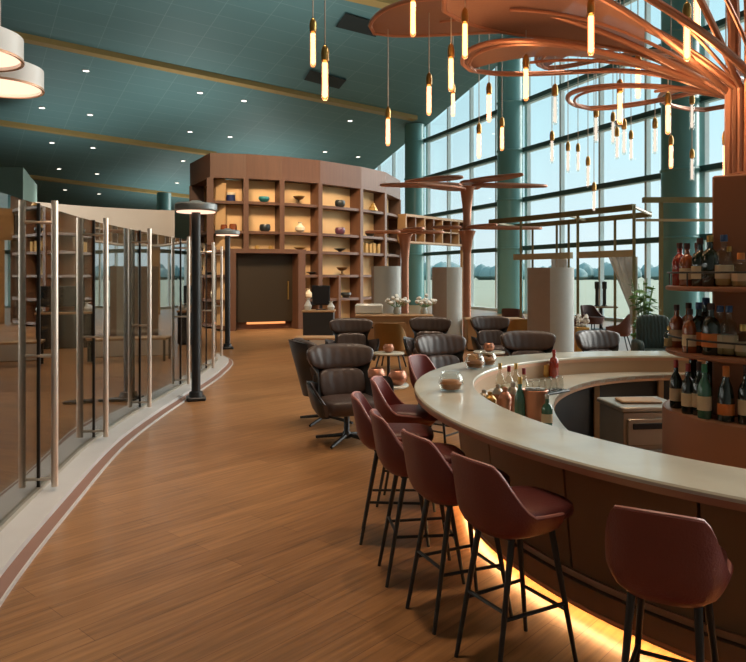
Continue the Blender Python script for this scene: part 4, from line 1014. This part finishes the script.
# bar well: ice bucket, shakers, bottles
gW = 'bar tools in the well'
def well(px, Y): return (XR(px, Y), Y, .75)
t = thing('ice_bucket', 'copper ice bucket at the inner edge of the bar', 'bucket', well(535, 4.75), 0)
MB().lathe([(.055, 0), (.07, .01), (.085, .21), (.09, .22), (.085, .225), (.078, .21), (.06, .02), (.001, .02)], n=28).build('bucket', 'copper', t)
ic = MB()
for k in range(16): ic.box((random.uniform(-.05, .05), random.uniform(-.05, .05), .205+random.uniform(0, .02)), (.03, .03, .03), random.random())
ic.build('ice_cubes', 'wht', t)
bottle(well(520, 4.75), 'wine', 'greenglass', 'brass', None, 'pale green bottle left of the copper ice bucket', 1.0, gW)
bottle(well(547, 4.6), 'whisky', 'greenglass', 'stainless', 'labelc', 'small green bottle right of the copper ice bucket', .8, gW)
for k, (px, Y, h, m) in enumerate(((490, 5.0, .17, 'brass'), (498, 5.15, .20, 'copper'), (505, 4.9, .22, 'copper'), (513, 5.0, .24, 'copper'), (484, 5.2, .15, 'stainless'))):
    t = thing('cocktail_shaker', ('brass cocktail shaker second from left', 'copper cocktail shaker in the back row', 'copper cocktail shaker in the middle', 'tall copper cocktail shaker beside the green bottle', 'steel cocktail shaker leftmost')[k]+' in the bar well', 'shaker', well(px, Y), 0, gW)
    MB().lathe([(.032, 0), (.034, .005), (.045, h*.62), (.046, h*.64)], n=20).build('cup', m, t)
    MB().lathe([(.046, h*.64), (.044, h*.68), (.025, h*.82), (.017, h*.84), (.018, h*.97), (.001, h)], n=20).build('lid', 'stainless' if k % 2 else m, t)
for k, (px, Y, g, cp) in enumerate(((509, 5.45, 'clear', 'capr'), (516, 5.6, 'clear', 'brass'), (524, 5.3, 'clear', 'capr'), (500, 5.6, 'clear', 'brass'))):
    bottle(well(px, Y), 'wine', g, cp, None, ('clear bottle with red cap behind the shakers', 'clear bottle with brass top at the back of the well', 'clear bottle with red cap behind the ice bucket', 'clear bottle with brass top at the left back of the well')[k], .95, gW)
x, y, z = well(556, 6.25); y = 6.3
t = bottle((XR(554, 6.85), 6.85, .75), 'whisky', 'redglass', 'capr', None, 'bright red sauce bottle on the inner worktop before the far counter', 1.0, gW)
tag(MB().lathe([(.04, 0), (.05, .02), (.05, .10), (.03, .13), (.001, .135)], n=18).build('clay_jar', 'goldcer', loc=(XR(545, 6.9), 6.9, .75)), 'small orange clay jar left of the red sauce bottle', 'jar')
mt = MB().box((0, 0, .008), (.5, .16, .016), 0, .004).build('bar_mat', 'black', loc=(XR(545, 5.9), 5.9, .75)); mt.rotation_euler = (0, 0, .7); tag(mt, 'black rubber bar mat with upturned glasses on the inner worktop', 'mat')
for k in range(6):
    f = k/5-.5; px = XR(545, 5.9)+f*.42*cos(.7); yy = 5.9+f*.42*sin(.7)
    tag(MB().lathe([(.033, 0), (.036, .01), (.03, .11), (.029, .113), (.001, .113), (.001, .108), (.027, .108), (.030, .0)], n=16).build('tumbler', 'jar', loc=(px, yy, .766)), 'upturned glass tumbler on the black bar mat, %s in its row' % ('first', 'second', 'third', 'fourth', 'fifth', 'sixth')[k], 'glass', 'upturned tumblers')

# ------------------------------------------------------------------ lights
def spot(loc, power, col, size=R(70), blend=.6, rad=.25, aim=None):
    l = bpy.data.lights.new('ceiling_or_fill_spot', 'SPOT'); l.energy = power; l.color = col; l.spot_size = size; l.spot_blend = blend; l.shadow_soft_size = rad
    o = bpy.data.objects.new('ceiling_or_fill_spot', l); COL.objects.link(o); o.location = loc
    if aim:
        from mathutils import Vector
        o.rotation_euler = (Vector(aim)-Vector(loc)).to_track_quat('-Z', 'Y').to_euler()
    return o
warm = (1.0, .75, .53)
for (x, y, pw) in ((-1.0, 3.9, 2700), (-1.2, 8.5, 2000), (2.6, 5.0, 1800), (.5, 12.5, 2600), (4.5, 13, 2200), (-1.5, 17.5, 2200), (-5.5, 9, 2200)):
    spot((x, y, ceilZ(x, y)-.3), pw, warm, R(48) if y > 4 else R(30), .9, .5)
for (x, aim) in ((-4.5, (-3.6, 22.2, 2.8)), (-1.0, (-1.2, 23.6, 2.8)), (1.5, (.6, 26, 2.8))):
    spot((x, 15.5, 9), 2600, (1.0, .74, .48), R(60), .8, .5, aim)
sl = bpy.data.lights.new('overcast_sun', 'SUN'); sl.energy = 6.5; sl.angle = R(60); sl.color = (1.0, .95, .88)
so = bpy.data.objects.new('overcast_sun', sl); COL.objects.link(so)
from mathutils import Vector
so.location = (40, 40, 30); so.rotation_euler = (-Vector((1.0, .50, .42))).to_track_quat('-Z', 'Y').to_euler()
for loc in ((-5.5, 15.0, 3.3), (-2.5, 24.0, 5.9), (-11, 20, 4), (3.0, 24.0, 3.5), (-9, 34, 5), (-2, 9, 3.2), (-17, 36, 4), (-7, 44, 4), (-14, 50, 3)):
    spot(loc, 1150, (.95, 1.0, .96), R(130), 1.0, .6, (loc[0]-1.5, loc[1]+2, 20))  # unseen uplights added to brighten the teal ceiling
spot((-5.0, 7.5, 5.5), 500, warm, R(60), .8, .4, (-5.6, 10.7, 1.5))  # unseen fill added to brighten the shelf behind the glass
spot((-3.6, 8.0, 7.5), 1800, warm, R(60), .8, .4, (-4.6, 14.5, 2.6))
def pt(loc, power, col=(1.0, .58, .28), r=.1):
    l = bpy.data.lights.new('bulb_light', 'POINT'); l.energy = power; l.color = col; l.shadow_soft_size = r
    o = bpy.data.objects.new('bulb_light', l); COL.objects.link(o); o.location = loc
for (px, py, Y) in ((325, 105, 4.6), (429, 125, 6.0), (465, 70, 5.0), (591, 62, 4.4), (687, 67, 4.3), (630, 120, 5.6)):
    x, y, z = P(px, py, Y); pt((x, y, z), 7)
for loc in ((-2.9, 5.0, 3.2),): pt((loc[0], loc[1], loc[2]-.1), 20, (1, .7, .48), .25)
